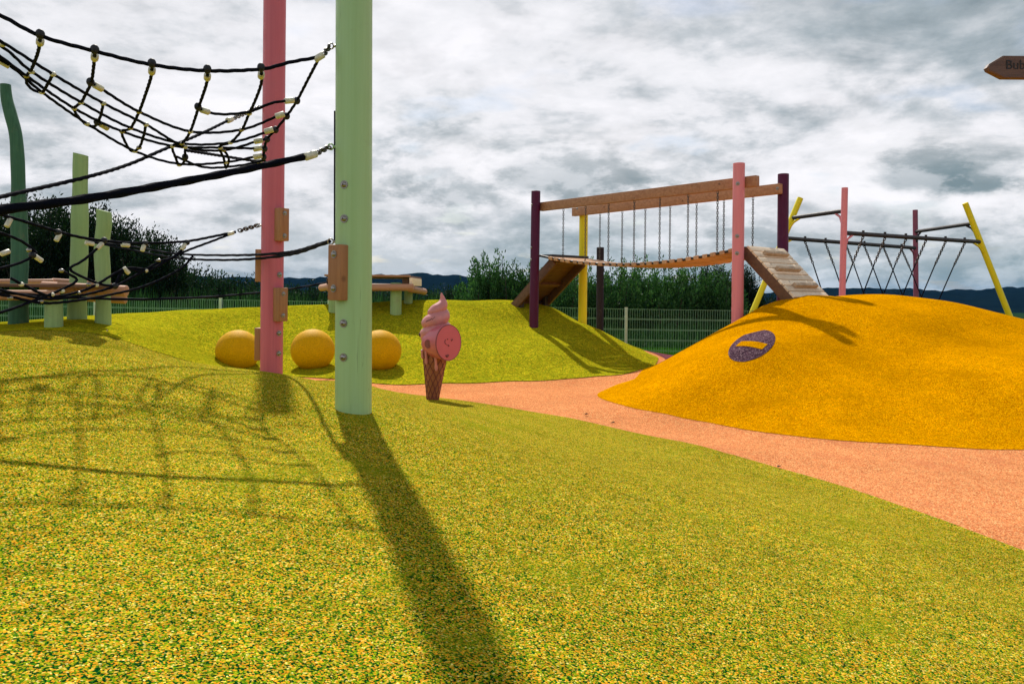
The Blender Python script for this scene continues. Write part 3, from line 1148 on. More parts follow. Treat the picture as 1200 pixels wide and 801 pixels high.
# back rope of the net, tied to the pink post with a chain
bk = [at(-60, 248, 3.0), at(0, 231, 3.4), at(100, 208, 4.0), at(150, 193, 4.4), at(190, 176, 4.7), at(235, 157, 5.2), at(268, 141, 5.6)]
obj_in(rope_mb(bk, 0.0095), 'back_rope', ROPE, net, 60)
obj_in(clamp_mb(at(269, 140.5, 5.6), at(280, 136, 5.75) - at(269, 140.5, 5.6), 0.06, 0.02), 'clamp', CLAMP, net)
obj_in(chain_mb(at(273, 139, 5.65), pe2 + Vector((-0.03, 0, 0)), 0.005, 0.045, 0.014), 'chain', CHAIN, net)
bk2 = [npt(217, 176), at(255, 182, 5.0), at(300, 189, 5.5)]
obj_in(rope_mb(bk2 + [at(304, 189, 5.7)], 0.0092), 'back_rope', ROPE, net, 60)
obj_in(clamp_mb(at(303, 189, 5.7), Vector((1, 0.4, 0)), 0.05, 0.018), 'clamp', CLAMP, net)

# ------------------------------------------------------------------ thick black rope
trope = thing('balance_rope', at(200, 216, 3.0), 'thick black twisted rope chained to the green post and rising from the left edge', 'rope')
tp = [at(-150, 272, 2.55), at(-70, 259, 2.68), at(0, 246, 2.82), at(100, 233, 3.0), at(200, 215.5, 3.2), at(290, 198, 3.4), at(362, 182.5, 3.56)]
obj_in(MB().tube(spline(tp, 0.014), list(np.linspace(0.0180, 0.0145, len(spline(tp, 0.014)))), 12, lobes=4, pitch=0.13, lob=0.12), 'rope', ROPE_T, trope, 60)
obj_in(clamp_mb(at(364, 182, 3.56), at(376, 178, 3.6) - at(364, 182, 3.56), 0.055, 0.018), 'clamp', CLAMP, trope)
obj_in(chain_mb(at(371, 179.5, 3.58), el_ + Vector((-0.03, 0, 0)), 0.0042, 0.036, 0.012), 'chain', CHAIN, trope)

# ------------------------------------------------------------------ lower net by the pink post
net2 = thing('climbing_net', at(150, 320, 5.0), 'low slack black rope net hanging behind the thick rope, chained to the pink post', 'rope net')


def d2(x): return float(np.interp(x, [-60, 300], [4.2, 6.0]))
def q2(x, y, e=0.0): return at(x, y, d2(x) + e)


def r2_(pts, e=0.0, r=0.0082): return obj_in(rope_mb([q2(*p, e) for p in pts], r, 0.022), 'rope', ROPE, net2, 60)


obj_in(chain_mb(q2(280, 270.5), pe1 + Vector((-0.03, 0, 0)), 0.005, 0.045, 0.014), 'chain', CHAIN, net2)
r2_([(-60, 236), (10, 254), (70, 272), (100, 279), (122, 282), (160, 285), (215, 283), (250, 277), (276, 271.5)], 0.0, 0.009)
r2_([(276, 272), (250, 282), (218, 294), (200, 303), (188, 306), (160, 322), (135, 335), (100, 345), (60, 350), (20, 344), (-40, 330)])
r2_([(122, 282), (112, 293), (96, 306), (82, 315), (98, 325), (118, 333), (135, 335)])
r2_([(219, 285), (212, 294), (198, 304), (170, 318), (147, 315), (135, 333)])
r2_([(-40, 322), (10, 312), (34, 303), (42, 296), (36, 290), (26, 283), (10, 276), (-40, 260)])
r2_([(13, 326), (28, 334), (60, 347), (92, 342), (112, 334), (132, 322), (150, 314), (172, 316)])
r2_([(-40, 338), (10, 347), (50, 355), (90, 352), (130, 345), (170, 335), (210, 316), (226, 300)])
r2_([(-40, 372), (0, 366), (40, 352), (70, 340), (90, 328), (72, 317)])
for (x, y, a, b_) in [(10, 261, 5, 270), (68, 278, 63, 287), (117, 288, 109, 297), (147, 287, 158, 288), (168, 290, 165, 299), (45, 303, 54, 309), (6, 296, -4, 300), (105, 285, 96, 283),
                      (148, 317, 155, 324), (215, 289, 210, 297), (270, 273.5, 282, 270)]:
    p, q = q2(x, y), q2(a, b_)
    obj_in(clamp_mb(p, q - p, 0.048, 0.0145), 'clamp', CLAMP, net2)
for (x, y) in [(72, 317), (104, 333), (61, 345), (92, 343), (25, 333), (73, 341), (134, 334), (186, 305), (171, 317), (12, 349), (48, 353), (34, 293), (113, 334)]:
    obj_in(MB().sphere(q2(x, y), 0.0165, 10, 7, (1, 0.8, 0.8)), 'crossing_clamp', CLAMP if x % 2 else STEEL, net2)
for (x, y) in [(122, 281.5), (68, 272), (219, 284), (38, 299), (170, 285), (135, 335)]:
    obj_in(MB().sphere(q2(x, y), 0.021, 10, 7), 'knot', KNOT, net2)

# two slack ropes from the green post to the left cluster
sl = thing('slack_rope', at(300, 297, 5.0), 'pair of thin slack black ropes passing behind the pink post to the green post', 'rope')
for yy in ((285, 296, 299, 297, 292), (287, 299, 304.5, 302, 296)):
    pts = [ek + Vector((-0.03, 0, 0)), at(335, yy[1], 5.2), at(270, yy[2], 6.4), at(205, yy[3], 7.4), at(150, yy[4] - 4, 8.2), at(104, 283, 8.85)]
    obj_in(rope_mb(pts, 0.0095, 0.05), 'rope', ROPE, sl, 60)
hl = thing('slack_rope', at(250, 348, 7.0), 'low single black rope running just above the far green mound', 'rope')
obj_in(rope_mb([at(385, 330.5, 10.5), at(340, 338.5, 9.6), at(280, 345, 8.6), at(210, 349.5, 7.4), at(120, 350, 7.0), at(-40, 340, 6.0)], 0.011, 0.05), 'rope', ROPE, hl, 60)

# ------------------------------------------------------------------ orange half-sunk balls
ball0 = None
for i, (x, yc, rr_, lab) in enumerate([(279, 410.5, 25.5, 'orange rubber ball left of the pink post, leftmost of the three'),
                                       (366.5, 409.5, 26.0, 'orange rubber ball in full view between the pink post and the green post'),
                                       (445, 410.5, 25.5, 'orange rubber ball half hidden behind the green post')]):
    c = at(x, yc, 10.15)
    rad_ = rr_ / F * 10.15
    g_ = H(c.x, c.y)
    if ball0 is None:
        ball0 = MB().sphere((0, 0, 0), 0.275, 64, 40, (1, 1, 0.97)).obj('rubber_ball', BALL, smooth_angle=80)
        o = ball0
    else:
        o = ball0.copy(); C.objects.link(o)
    o.location = (c.x, c.y, c.z - 0.005)
    o.rotation_euler = (0.05 * i, 0.04, i * 1.3)
    tag(o, lab, 'ball', 'half-sunk orange rubber balls on the green mound')

# ------------------------------------------------------------------ ice cream figure
ib = at(508, 469, 7.9); ib.z = H(ib.x, ib.y) + 0.004
ice = thing('ice_cream_figure', ib, 'pink soft serve ice cream figure in waffle cone with round drum on front', 'play figure')
s_ = 7.9 / F     # metres per photo pixel here


def ipt(dx_px, up_px, fwd=0.0): return ib + Vector((dx_px * s_, -fwd, up_px * s_))


# tapered waffle cone, base at the left foot of the lean
cb_, ct_ = ipt(-1, -1), ipt(1.5, 56)
prof_r = [(0.0, 0.058), (0.25, 0.073), (0.55, 0.095), (0.8, 0.112), (1.0, 0.122)]
conep = [cb_.lerp(ct_, t) for t in np.linspace(0, 1, 14)]
coner = [float(np.interp(t, [a for a, _ in prof_r], [b_ for _, b_ in prof_r])) for t in np.linspace(0, 1, 14)]
cone = obj_in(MB().tube(conep, coner, 36), 'cone', WAFF, ice)
wl = MB()
for sgn in (1, -1):
    for k in range(10):
        pts = []
        for t in np.linspace(0.0, 0.98, 26):
            a = 2 * PI * k / 10 + sgn * t * 2.6
            rr_ = float(np.interp(t, [a_ for a_, _ in prof_r], [b_ for _, b_ in prof_r]))
            pts.append(cb_.lerp(ct_, t) + Vector((rr_ * math.cos(a), rr_ * math.sin(a), 0)))
        wl.tube(pts, 0.0045, 5)
sub_in(wl, 'waffle_ridges', WAFL, cone, ice)
# cream: a swirled body drawn up to a thin tip
cream = MB()
cu = [50, 56, 64, 72, 80, 88, 96, 103, 109, 113, 117, 121, 124]
crr = [11.5, 15.0, 17.0, 17.6, 17.4, 16.8, 14.6, 12.0, 9.0, 6.0, 3.0, 2.2, 0.7]
ccx = [2.5, 2.5, 2.0, 1.5, 1.5, 2.0, 3.0, 4.5, 6.5, 8.5, 9.6, 9.0, 8.2]
vs = []; fs = []
lv = np.linspace(50, 124, 110)
for i, u_ in enumerate(lv):
    R0 = float(np.interp(u_, cu, crr)) * s_
    cc = ipt(float(np.interp(u_, cu, ccx)), u_)
    for k in range(56):
        a = 2 * PI * k / 56
        ph = (u_ / 15.5 - a / (2 * PI) + 0.15) % 1.0
        bul = math.sin(PI * ph) ** 0.6
        amt = 0.22 if u_ > 80 else 0.22 * max(0, (u_ - 62) / 18)
        q = R0 * (1 - amt + amt * 1.25 * bul)
        vs.append((cc.x + q * math.cos(a), cc.y + q * math.sin(a), cc.z + 0.010 * bul * (amt > 0.05)))
for i in range(len(lv) - 1):
    for k in range(56):
        fs.append((i * 56 + k, i * 56 + (k + 1) % 56, (i + 1) * 56 + (k + 1) % 56, (i + 1) * 56 + k))
fs.append(tuple(range(56))); fs.append(tuple((len(lv) - 1) * 56 + k for k in range(56)))
cream.add(vs, fs)
cr_o = obj_in(cream, 'cream', ICE_C, ice, 70)
dr = MB()
for (x, u, f_, l_) in [(-8, 44, 0.115, 13), (3.5, 37, 0.135, 14), (-13, 50, 0.07, 8)]:
    top = ipt(x, u + l_, f_ + 0.005); bot = ipt(x + 0.6, u - 1, f_ - 0.012)
    dr.tube([top, top.lerp(bot, 0.5), top.lerp(bot, 0.85), bot], [0.014, 0.012, 0.018, 0.012], 12, dome=0.008)
sub_in(dr, 'drips', ICE_C, cr_o, ice, 70)
# drum sticking out to the front right
dn_ = Vector((math.sin(R(50)), -math.cos(R(50)), 0.02)).normalized()
fc = ipt(18.5, 68, 0.17)
drum = obj_in(MB().tube([fc - dn_ * 0.24, fc - dn_ * 0.16, fc - dn_ * 0.02, fc - dn_ * 0.004, fc], [0.125, 0.155, 0.176, 0.178, 0.172], 56), 'drum', ICE_P, ice)
face = sub_in(MB().tube([fc - dn_ * 0.002, fc + dn_ * 0.004], 0.168, 56), 'drum_face', ICE_F, drum, ice)
rimp = basis(zaxis=dn_)
sub_in(MB().tube([fc + dn_ * 0.002 + rimp @ Vector((0.172 * math.cos(a), 0.172 * math.sin(a), 0)) for a in np.linspace(0, 2 * PI, 60)], 0.0045, 6), 'rim_line', BLOT, drum, ice)
ru = Vector((0, 0, 1)); rr0 = Vector((math.cos(R(50)), math.sin(R(50)), 0))
fm = MB()


def fpt(a, b_): return fc + dn_ * 0.006 + rr0 * a + ru * b_


fm.tube([fpt(-0.045 + 0.0, 0.03), fpt(-0.055, 0.015), fpt(-0.05, -0.005), fpt(-0.03, -0.018)], 0.0035, 6)
for (a, b_) in [(-0.02, 0.035), (0.035, 0.02), (0.0, -0.03), (-0.01, -0.024), (0.045, 0.028)]:
    fm.sphere(fpt(a, b_), 0.007, 8, 6)
for (a, b_) in [(-0.035, -0.125), (-0.012, -0.122), (-0.024, -0.133)]:
    fm.sphere(fpt(a, b_), 0.013, 10, 6, (1, 1, 0.8))
sub_in(fm, 'printed_marks', BLOT, drum, ice)
# round print on the drum's left side
sidep = fc - dn_ * 0.17 + (Vector((-math.cos(R(50)), -math.sin(R(50)), 0)) * 0.93 + Vector((0, 0, -0.36))).normalized() * 0.0
sn = (Vector((-0.5, -0.85, -0.05))).normalized()
sn = (sn - dn_ * sn.dot(dn_)).normalized()
sc_ = fc - dn_ * 0.12 + sn * 0.160
obj_in(MB().tube([sc_ - sn * 0.004, sc_ + sn * 0.006], 0.042, 24), 'round_print', BLOT, ice)
mk = MB()
mp = [(-8.5, 91.5, .112), (-6, 93, .122), (-3.5, 93.5, .13), (-1.5, 95.5, .13), (-1, 93.8, .133), (2, 97, .128)]
mk.tube([ipt(*q) for q in mp], 0.0038, 6)
mk.sphere(ipt(8.5, 98, 0.105), 0.008, 10, 6)
mk.sphere(ipt(5, 108, 0.07), 0.007, 10, 6)
mk.tube([ipt(2, 108, .078), ipt(4, 109, .076), ipt(7, 108.5, .07)], 0.003, 6)
mk.sphere(ipt(-15, 76, 0.03), 0.024, 12, 8)
obj_in(mk, 'drawn_marks', INK, ice)

# ------------------------------------------------------------------ suspension bridge
PF = [Vector((0.36, 13.0, 0)), Vector((2.89, 10.2, 0)), Vector((1.226, 13.78, 0)), Vector((3.72, 10.95, 0))]  # front left, front right, back left, back right
along = (PF[1] - PF[0]).normalized()
across = (PF[2] - PF[0]).normalized()
br = thing('suspension_bridge', (PF[0].x, PF[0].y, H(PF[0].x, PF[0].y)), 'plank suspension bridge on chains under two wooden beams with plum, pink and yellow posts', 'bridge')
tops = [(628, 224, 13.0, P_PURP), (866, 191.5, 10.2, P_PINK2), (684, 250, 13.78, P_YEL), (918, 204, 10.95, P_PURP)]
postl = ['plum post at the left front corner', 'rose pink post at the right front corner', 'yellow post at the left back corner', 'plum post at the right back corner']
for i, (p, (tx, ty, td, mt)) in enumerate(zip(PF, tops)):
    zb = H(p.x, p.y)
    rr_ = 0.0745
    t_ = at(tx, ty, td)
    o = obj_in(post_mb(Vector((p.x, p.y, zb - 0.2)), t_, rr_, dome=0.005), 'post', mt, br)
    o['label'] = postl[i]
    if i in (1,):
        for py in (216, 277, 297):
            q, n = surf(Vector((p.x, p.y, zb)), t_, rr_, zof(py, 862, 10.2), -0.45)
            add_bolt(br, br, q, n, 0.016)
    if i == 0:
        for py in (240, 290, 304):
            q, n = surf(Vector((p.x, p.y, zb)), t_, rr_, zof(py, 622, 13.0), -1.0)
            add_bolt(br, br, q, n, 0.014)
ZB = 2.545
rx = basis(xaxis=along)
BD = Vector((0, 0, -0.045))
inn = 0.0745 + 0.045
fbm0 = PF[0] + across * inn + along * 0.02 + Vector((0, 0, ZB)) + BD
fbm1 = PF[1] + across * inn + along * 0.20 + Vector((0, 0, ZB))
obj_in(MB().box((fbm0 + fbm1) / 2, ((fbm1 - fbm0).length, 0.085, 0.14), basis(xaxis=fbm1 - fbm0), 0.008), 'beam', WOODX, br)
bbm0 = PF[2] - across * inn - along * 0.13 + Vector((0, 0, ZB)) + BD * 1.2
bbm1 = PF[3] - across * inn + along * 0.03 + Vector((0, 0, ZB))
obj_in(MB().box((bbm0 + bbm1) / 2, ((bbm1 - bbm0).length, 0.085, 0.14), basis(xaxis=bbm1 - bbm0), 0.008), 'beam', WOODX, br)
for (p, s2) in ((PF[3], -1), (PF[2], -1)):
    c = p + across * s2 * (inn + 0.0425) + Vector((0, 0, ZB))
    add_bolt(br, br, c, across * s2, 0.014)
# deck curve
Lb = (PF[1] - PF[0]).length
ZD = 1.70


def deckz(t): return ZD - 0.20 * 4 * t * (1 - t) * (0.9) - 0.0


half_w = 0.505
mid0 = (PF[0] + PF[2]) / 2
t0_, t1_ = 0.055, 0.975
npl = 26
for i in range(npl):
    t = t0_ + (t1_ - t0_) * (i + 0.5) / npl
    e = 0.004
    dz_ = (deckz(t + e) - deckz(t - e)) / (2 * e * Lb)
    ax = (along + Vector((0, 0, dz_))).normalized()
    rot = Matrix((ax, across, ax.cross(across))).transposed()
    c = mid0 + along * (t * Lb) + Vector((0, 0, deckz(t)))
    # stored at its own place so that the grain differs from plank to plank
    o = MB().box((0, 0, 0), (Lb / npl * 0.56 * (t1_ - t0_), 2 * half_w + rng.uniform(-.02, .02), 0.05), None, 0.006).obj('plank', WOODP)
    o.parent = br
    o.matrix_local = br.matrix_world.inverted() @ Matrix.Translation(c) @ (rot @ Matrix.Rotation(rng.uniform(-.02, .02), 3, 'Z')).to_4x4()
    # dark rubber end caps
for sd in (-1, 1):
    pts = [mid0 + along * (t * Lb) + across * sd * (half_w - 0.035) + Vector((0, 0, deckz(t) + 0.002)) for t in np.linspace(0.01, 1.0, 40)]
    obj_in(MB().tube(pts, 0.019, 8), 'cable', P_BLACK, br)
fx = [658, 684, 711, 741, 771, 804, 838.5]


def x_on(px, side):
    """t along the bridge where the ray at px crosses the beam line"""
    o_ = PF[0] + across * inn if side == 0 else PF[2] - across * inn
    k = (px - 600) / F + 0.0014
    # (o.x + a.x s) = k (o.y + a.y s)
    return (k * o_.y - o_.x) / (along.x - k * along.y)


for side, lst in ((0, fx), (1, [701, 727, 754, 783, 814, 846, 880])):
    o_ = PF[0] + across * inn if side == 0 else PF[2] - across * inn
    for px in lst:
        s0 = x_on(px, side)
        tp_ = o_ + along * s0 + Vector((0, 0, ZB - 0.075 - 0.05 * (1 - s0 / Lb)))
        tt = s0 / Lb
        bt = Vector((tp_.x, tp_.y, deckz(min(tt, 1)) + 0.02))
        obj_in(chain_mb(tp_, bt, 0.0045, 0.046, 0.0115), 'chain', CHAIN, br)
# side-rail steel under the front edge at the ends
obj_in(MB().box(mid0 + along * 0.10 + Vector((0, 0, ZD - 0.0)), (0.34, 0.86, 0.035), rx, 0.004), 'landing', P_BLACK, br)
obj_in(MB().box(mid0 + along * (Lb - 0.04) + Vector((0, 0, ZD - 0.0)), (0.2, 0.86, 0.035), rx, 0.004), 'landing', P_BLACK, br)


def ramp_build(start, direction, run, z0, z1, w, mat_side, mat_board, battens, label):
    """board ramp from a landing down to the mound"""
    a = start + Vector((0, 0, z0)); b_ = start + direction * run + Vector((0, 0, z1))
    ax = (b_ - a).normalized()
    up_ = ax.cross(across).normalized()
    if up_.z < 0: up_ = -up_
    rot = Matrix((ax, across, ax.cross(across))).transposed()
    L_ = (b_ - a).length
    first = None
    rmp = obj_in(MB().box(a.lerp(b_, 0.5) - up_ * 0.05, (0.06, w - 0.1, 0.05), rot), 'ramp', mat_side, br)
    for k in (0.04, 0.94):
        sub_in(MB().box(a.lerp(b_, k) - up_ * 0.05, (0.06, w - 0.1, 0.05), rot), 'bearer', mat_side, rmp, br)
    rmp['label'] = label
    nb = 9
    for i in range(nb):
        c = a.lerp(b_, (i + 0.5) / nb)
        sub_in(MB().box(c - up_ * 0.012, (L_ / nb - (0.014 if mat_board is WOODW else 0.001), w - 0.01, 0.026), rot, 0.003), 'board', mat_board, rmp, br)
    for sd in (-1, 1):
        c = (a + b_) / 2 + across * sd * (w / 2 - 0.025) - up_ * 0.09
        sub_in(MB().box(c, (L_, 0.05, 0.13), rot, 0.004), 'stringer', mat_side, rmp, br)
    for k in battens:
        c = a.lerp(b_, k) + up_ * 0.026 + across * (0.03 if k < 0.3 else -0.03 if k < 0.6 else 0.02)
        sub_in(MB().box(c, (0.055, w * 0.62, 0.055), rot, 0.005), 'batten', WOODB, rmp, br)
    return rmp


rs_ = (PF[1] + PF[3]) / 2 + along * 0.07
zr = H((rs_ + along * 0.62).x, (rs_ + along * 0.62).y)
ramp_build(rs_, along, 0.66, ZD + 0.03, max(zr, 1.02) - 0.02, 0.92, WOODD, WOODW, (0.17, 0.48, 0.80), 'pale weathered board ramp with three battens at the right end')
rl_ = mid0 - along * 0.0
zl = H((rl_ - along * 0.72).x, (rl_ - along * 0.72).y)
ramp_build(rl_ + along * 0.16, -along, 1.0, ZD - 0.03, zl - 0.02, 0.74, WOODD, WOODD, (0.25, 0.5, 0.75), 'dark brown board ramp seen from below at the left end')
# small grey feet of the left ramp
for k in (-0.3, 0.3):
    c = rl_ - along * 0.62 + across * k
    obj_in(MB().box(Vector((c.x, c.y, H(c.x, c.y) + 0.08)), (0.06, 0.1, 0.2), rx, 0.006), 'foot', P_BLACK, br)

# dark post standing behind
dp = at(703, 400, 15.9)
dpt = at(703.5, 290, 15.9)
pd = thing('dark_post', (dp.x, dp.y, H(dp.x, dp.y)), 'dark brown round post standing behind the yellow bridge post near the fence', 'post')
obj_in(post_mb(Vector((dp.x, dp.y, -0.3)), dpt, 0.074), 'post', P_DKWOOD, pd)

# ------------------------------------------------------------------ swing frame
sw_pos = [(987, 346, 990, 220, 15.8, P_PINK2), (1073.5, 346, 1072.5, 246, 20.5, P_MAUVE), (880, 370, 938, 232, 17.4, P_YEL), (1183, 370, 1131, 238, 18.0, P_YEL)]
sw = thing('swing_frame', (7.4, 17.5, -0.25), 'swing frame of two leaning yellow posts, a pink and a mauve post and black bars', 'swing frame')


def ext(bx, by, tx, ty, d, z=-0.35):
    t_ = at(tx, ty, d); b_ = at(bx, by, d)
    k = (z - t_.z) / (b_.z - t_.z)
    return t_ + (b_ - t_) * k, t_


axes = []
for (bx, by, tx, ty, d_, mt) in sw_pos:
    b_, t_ = ext(bx, by, tx, ty, d_)
    obj_in(post_mb(b_, t_, 0.064 if mt is P_YEL else 0.062, dome=0.004, seg=24), 'post', mt, sw)
    axes.append((b_, t_))


def on(i, z):
    b_, t_ = axes[i]
    k = (z - b_.z) / (t_.z - b_.z)
    return b_.lerp(t_, k)


zt, zl_ = EYE + 1.68, EYE + 1.24
bars = [(0, 2, zt), (1, 3, zt - 0.02), (0, 3, zl_), (2, 1, zl_)]
for (i, j, z) in bars:
    a, c = on(i, z), on(j, z)
    dd_ = (c - a).normalized()
    obj_in(MB().tube([a, c], 0.045, 16), 'bar', P_BLACK, sw)
    # gusset brackets at both ends, in the colour of the post
    for (p, q, idx) in ((a, dd_, i), (c, -dd_, j)):
        b_, t_ = axes[idx]
        pd_ = (t_ - b_).normalized()
        g1 = p + q * 0.26 - Vector((0, 0, 0.03)); g2 = p - pd_ * 0.27 + q * 0.05
        m1 = (g1 + g2) / 2 + (p - (g1 + g2) / 2) * 0.25
        obj_in(MB().tube([g1, m1, g2], 0.024, 10), 'bracket', P_BLACK if idx in (3, 1) and z > 2.5 else [P_PINK2, P_MAUVE, P_YEL, P_YEL][idx], sw)
front = [1010, 1035.5, 1060, 1083.5, 1106.5, 1129]
backx = [942, 966, 990, 1011.5, 1034, 1055]
fa, fb_ = on(0, zl_), on(3, zl_)
ba, bb_ = on(2, zl_), on(1, zl_)


def lx(a, b_, px):
    k = (px - 600) / F + 0.0009
    dd_ = b_ - a
    s = (k * a.y - a.x) / (dd_.x - k * dd_.y)
    return a + dd_ * s


fp = [lx(fa, fb_, x) for x in front]
bp_ = [lx(ba, bb_, x) for x in backx]
for grp, oth in ((fp, bp_), (bp_, fp)):
    for k in range(6):
        p = grp[k]; mid_ = (grp[k] + oth[k]) / 2
        low_ = Vector((mid_.x, mid_.y, 0.55))
        obj_in(MB().tube([p + Vector((0, 0, 0.075)), p + Vector((0, 0, -0.06))], 0.026, 10), 'hanger', P_BLACK, sw)
        up_end = p.lerp(low_, 0.30)
        obj_in(chain_mb(p + Vector((0, 0, -0.05)), up_end, 0.009, 0.07, 0.02), 'chain', CHAIN, sw)
        obj_in(MB().tube([up_end, low_], 0.013, 8), 'rope', ROPE, sw)
mids = [(fp[k] + bp_[k]) / 2 for k in range(6)]
obj_in(MB().tube(spline([Vector((q.x, q.y, 0.5)) for q in mids], 0.2), 0.10, 16, dome=0.03), 'swing_log', LOG, sw)

# ------------------------------------------------------------------ wooden finger sign
ds = 6.0
sg = thing('finger_sign', (at(1330, 78, ds).x, ds + 0.07, 0.0), 'dark brown wooden arrow sign pointing left with black lettering at the upper right', 'sign')
zc0 = at(1157, 78, ds)
hh = 13.2 / F * ds
tipx = zc0.x; sh = at(1176, 78, ds).x; rgt = at(1345, 78, ds).x
out = [(tipx, zc0.z - 0.008), (tipx + 0.012, zc0.z - 0.03), (sh, zc0.z - hh), (rgt, zc0.z - hh), (rgt, zc0.z + hh), (sh, zc0.z + hh), (tipx + 0.02, zc0.z + 0.022)]
th = 0.05
b = MB()
n_ = len(out)
# bevelled front
ctr = Vector((sum(o[0] for o in out) / n_, 0, zc0.z))
ins = []
for (x, z) in out:
    ins.append((x + (0.008 if x < sh + 0.01 else -0.008 if x > rgt - 0.01 else 0), z + (-0.006 if z > zc0.z else 0.006)))
vs = [(x, ds + th, z) for x, z in out] + [(x, ds + 0.008, z) for x, z in out] + [(x, ds, z) for x, z in ins]
fs = [tuple(range(n_))] + [tuple(2 * n_ + i for i in range(n_))[::-1]]
for lvl in (0, 1):
    for i in range(n_):
        j = (i + 1) % n_
        fs.append((lvl * n_ + i, lvl * n_ + j, (lvl + 1) * n_ + j, (lvl + 1) * n_ + i))
b.add(vs, fs)
brd = obj_in(b, 'board', SIGNW, sg, 30)
fcu = bpy.data.curves.new('lettering', 'FONT')
fcu.body = 'Bub'
fcu.size = 0.098
fcu.extrude = 0.0015
fcu.materials.append(LETTER)
fo = bpy.data.objects.new('lettering', fcu)
C.objects.link(fo)
bpy.context.view_layer.update()
dg = bpy.context.evaluated_depsgraph_get()
fme = bpy.data.meshes.new_from_object(fo.evaluated_get(dg))
bpy.data.objects.remove(fo)
lo = bpy.data.objects.new('lettering', fme)
C.objects.link(lo)
lo.parent = brd
lo.matrix_local = sg.matrix_world.inverted() @ Matrix.Translation((at(1178, 78, ds).x, ds - 0.002, at(1178, 81, ds).z)) @ Matrix.Rotation(PI / 2, 4, 'X')
sx = at(1330, 78, ds).x
obj_in(post_mb(Vector((sx, ds + th + 0.062, -0.05)), Vector((sx, ds + th + 0.062, 3.15)), 0.06, seg=24), 'pole', P_DKWOOD, sg)

# ------------------------------------------------------------------ left climbing cluster
cl = thing('climbing_platform', at(63, 383, 8.6), 'timber climbing platform of peeled logs on dark and pale green posts at the left edge', 'climbing frame')


def trunk(path, d_, r0, r1, mat, root, name='post', slant=0.0, seg=24, wob=0.06):
    pts = [at(x, y, d_) for x, y in path]
    g_ = H(pts[-1].x, pts[-1].y)
    pts[-1].z = g_ - 0.12
    pts = spline(pts, 0.05)[::-1]
    n = len(pts)
    b = MB()
    vs = []; fs = []
    sd = rng.random() * 6
    for i, p in enumerate(pts):
        t = i / (n - 1)
        rr_ = r0 + (r1 - r0) * t
        rr_ *= 1 + wob * math.sin(p.z * 5 + sd) * 0.6 + wob * 0.5 * math.sin(p.z * 11 + sd)
        for k in range(seg):
            a = 2 * PI * k / seg
            q = rr_ * (1 + 0.04 * math.cos(3 * a + sd + p.z))
            z_ = p.z + (slant * math.cos(a) * rr_ if i == n - 1 else 0)
            vs.append((p.x + q * math.cos(a), p.y + q * math.sin(a), z_))
    for i in range(n - 1):
        for k in range(seg):
            fs.append((i * seg + k, i * seg + (k + 1) % seg, (i + 1) * seg + (k + 1) % seg, (i + 1) * seg + k))
    fs.append(tuple((n - 1) * seg + k for k in range(seg)))
    b.add(vs, fs)
    o = obj_in(b, name, mat, root, 50)
    return o


trunk([(6.5, 99), (8, 115), (13, 135), (19, 160), (21.5, 200), (22.5, 260), (23.5, 300), (22, 340), (21.5, 380)], 9.1, 0.103, 0.058, P_TEAL, cl)['label'] = 'tall bent dark green trunk post'
trunk([(95, 181), (94.5, 200), (94, 240), (93, 300), (91, 340), (90, 378)], 9.4, 0.104, 0.082, P_SAGE, cl, slant=-0.22)['label'] = 'tall pale green post with a crack'
trunk([(122, 247), (122.5, 262), (119.5, 290), (121, 330), (121, 374)], 9.0, 0.083, 0.077, P_SAGE, cl, slant=-0.25)
trunk([(63, 345), (63, 362), (63, 384)], 8.5, 0.09, 0.085, P_SAGE, cl, wob=0.02)


def logbar(root, x0, y0, d0, x1, y1, d1_, r, name='log'):
    a, b_ = at(x0, y0, d0), at(x1, y1, d1_)
    dr_ = (b_ - a).normalized()
    L_ = (b_ - a).length
    o = MB().tube([(t * L_, 0, 0) for t in np.linspace(0, 1, 8)], r, 18, dome=0.008).obj(name, LOG)
    o.parent = root
    o.matrix_local = root.matrix_world.inverted() @ Matrix.Translation(a) @ basis(xaxis=dr_).to_4x4()
    return o


logbar(cl, -40, 330.5, 9.6, 62, 330, 9.9, 0.035)
logbar(cl, 50, 336, 8.8, 148, 341, 8.8, 0.062)
logbar(cl, -40, 345.5, 8.2, 68, 346, 8.35, 0.055)
logbar(cl, 62, 330, 10.0, 128, 334, 9.9, 0.045)
logbar(cl, 96, 348, 9.6, 147, 351, 9.6, 0.05)
for k in range(5):
    y_ = 8.55 + k * 0.22
    a, b_ = at(-40, 338, y_), at(132, 341, y_)
    a.z = b_.z = 1.115 - 0.0 * k
    obj_in(MB().box((a + b_) / 2, ((b_ - a).length, 0.19, 0.035), None, 0.005), 'plank', WOODD, cl)

mp_ = thing('climbing_platform', at(470, 356, 12.8), 'small log-edged timber platform on pale green stumps beyond the green post', 'climbing frame')
for (x, d_) in ((464, 12.4), (478.5, 13.1), (392, 12.4), (405, 13.3)):
    p = at(x, 345, d_)
    obj_in(post_mb(Vector((p.x, p.y, H(p.x, p.y) - 0.1)), Vector((p.x, p.y, 1.22)), 0.088 if x != 478.5 else 0.07, seg=24), 'post', P_SAGE, mp_)
logbar(mp_, 384, 337, 12.25, 484, 336.5, 12.25, 0.055)
logbar(mp_, 377, 337, 13.9, 391, 335, 12.4, 0.06)
logbar(mp_, 497, 341.5, 13.9, 481, 338.5, 12.5, 0.055)
logbar(mp_, 392, 335, 13.9, 486, 336, 13.9, 0.05)
a, b_ = at(381, 323, 12.35), at(480.5, 323, 12.35)
obj_in(MB().box(((a + b_) / 2) + Vector((0, 0, 0.0)), ((b_ - a).length, 0.12, 0.032), None, 0.004), 'plank', WOODX, mp_)
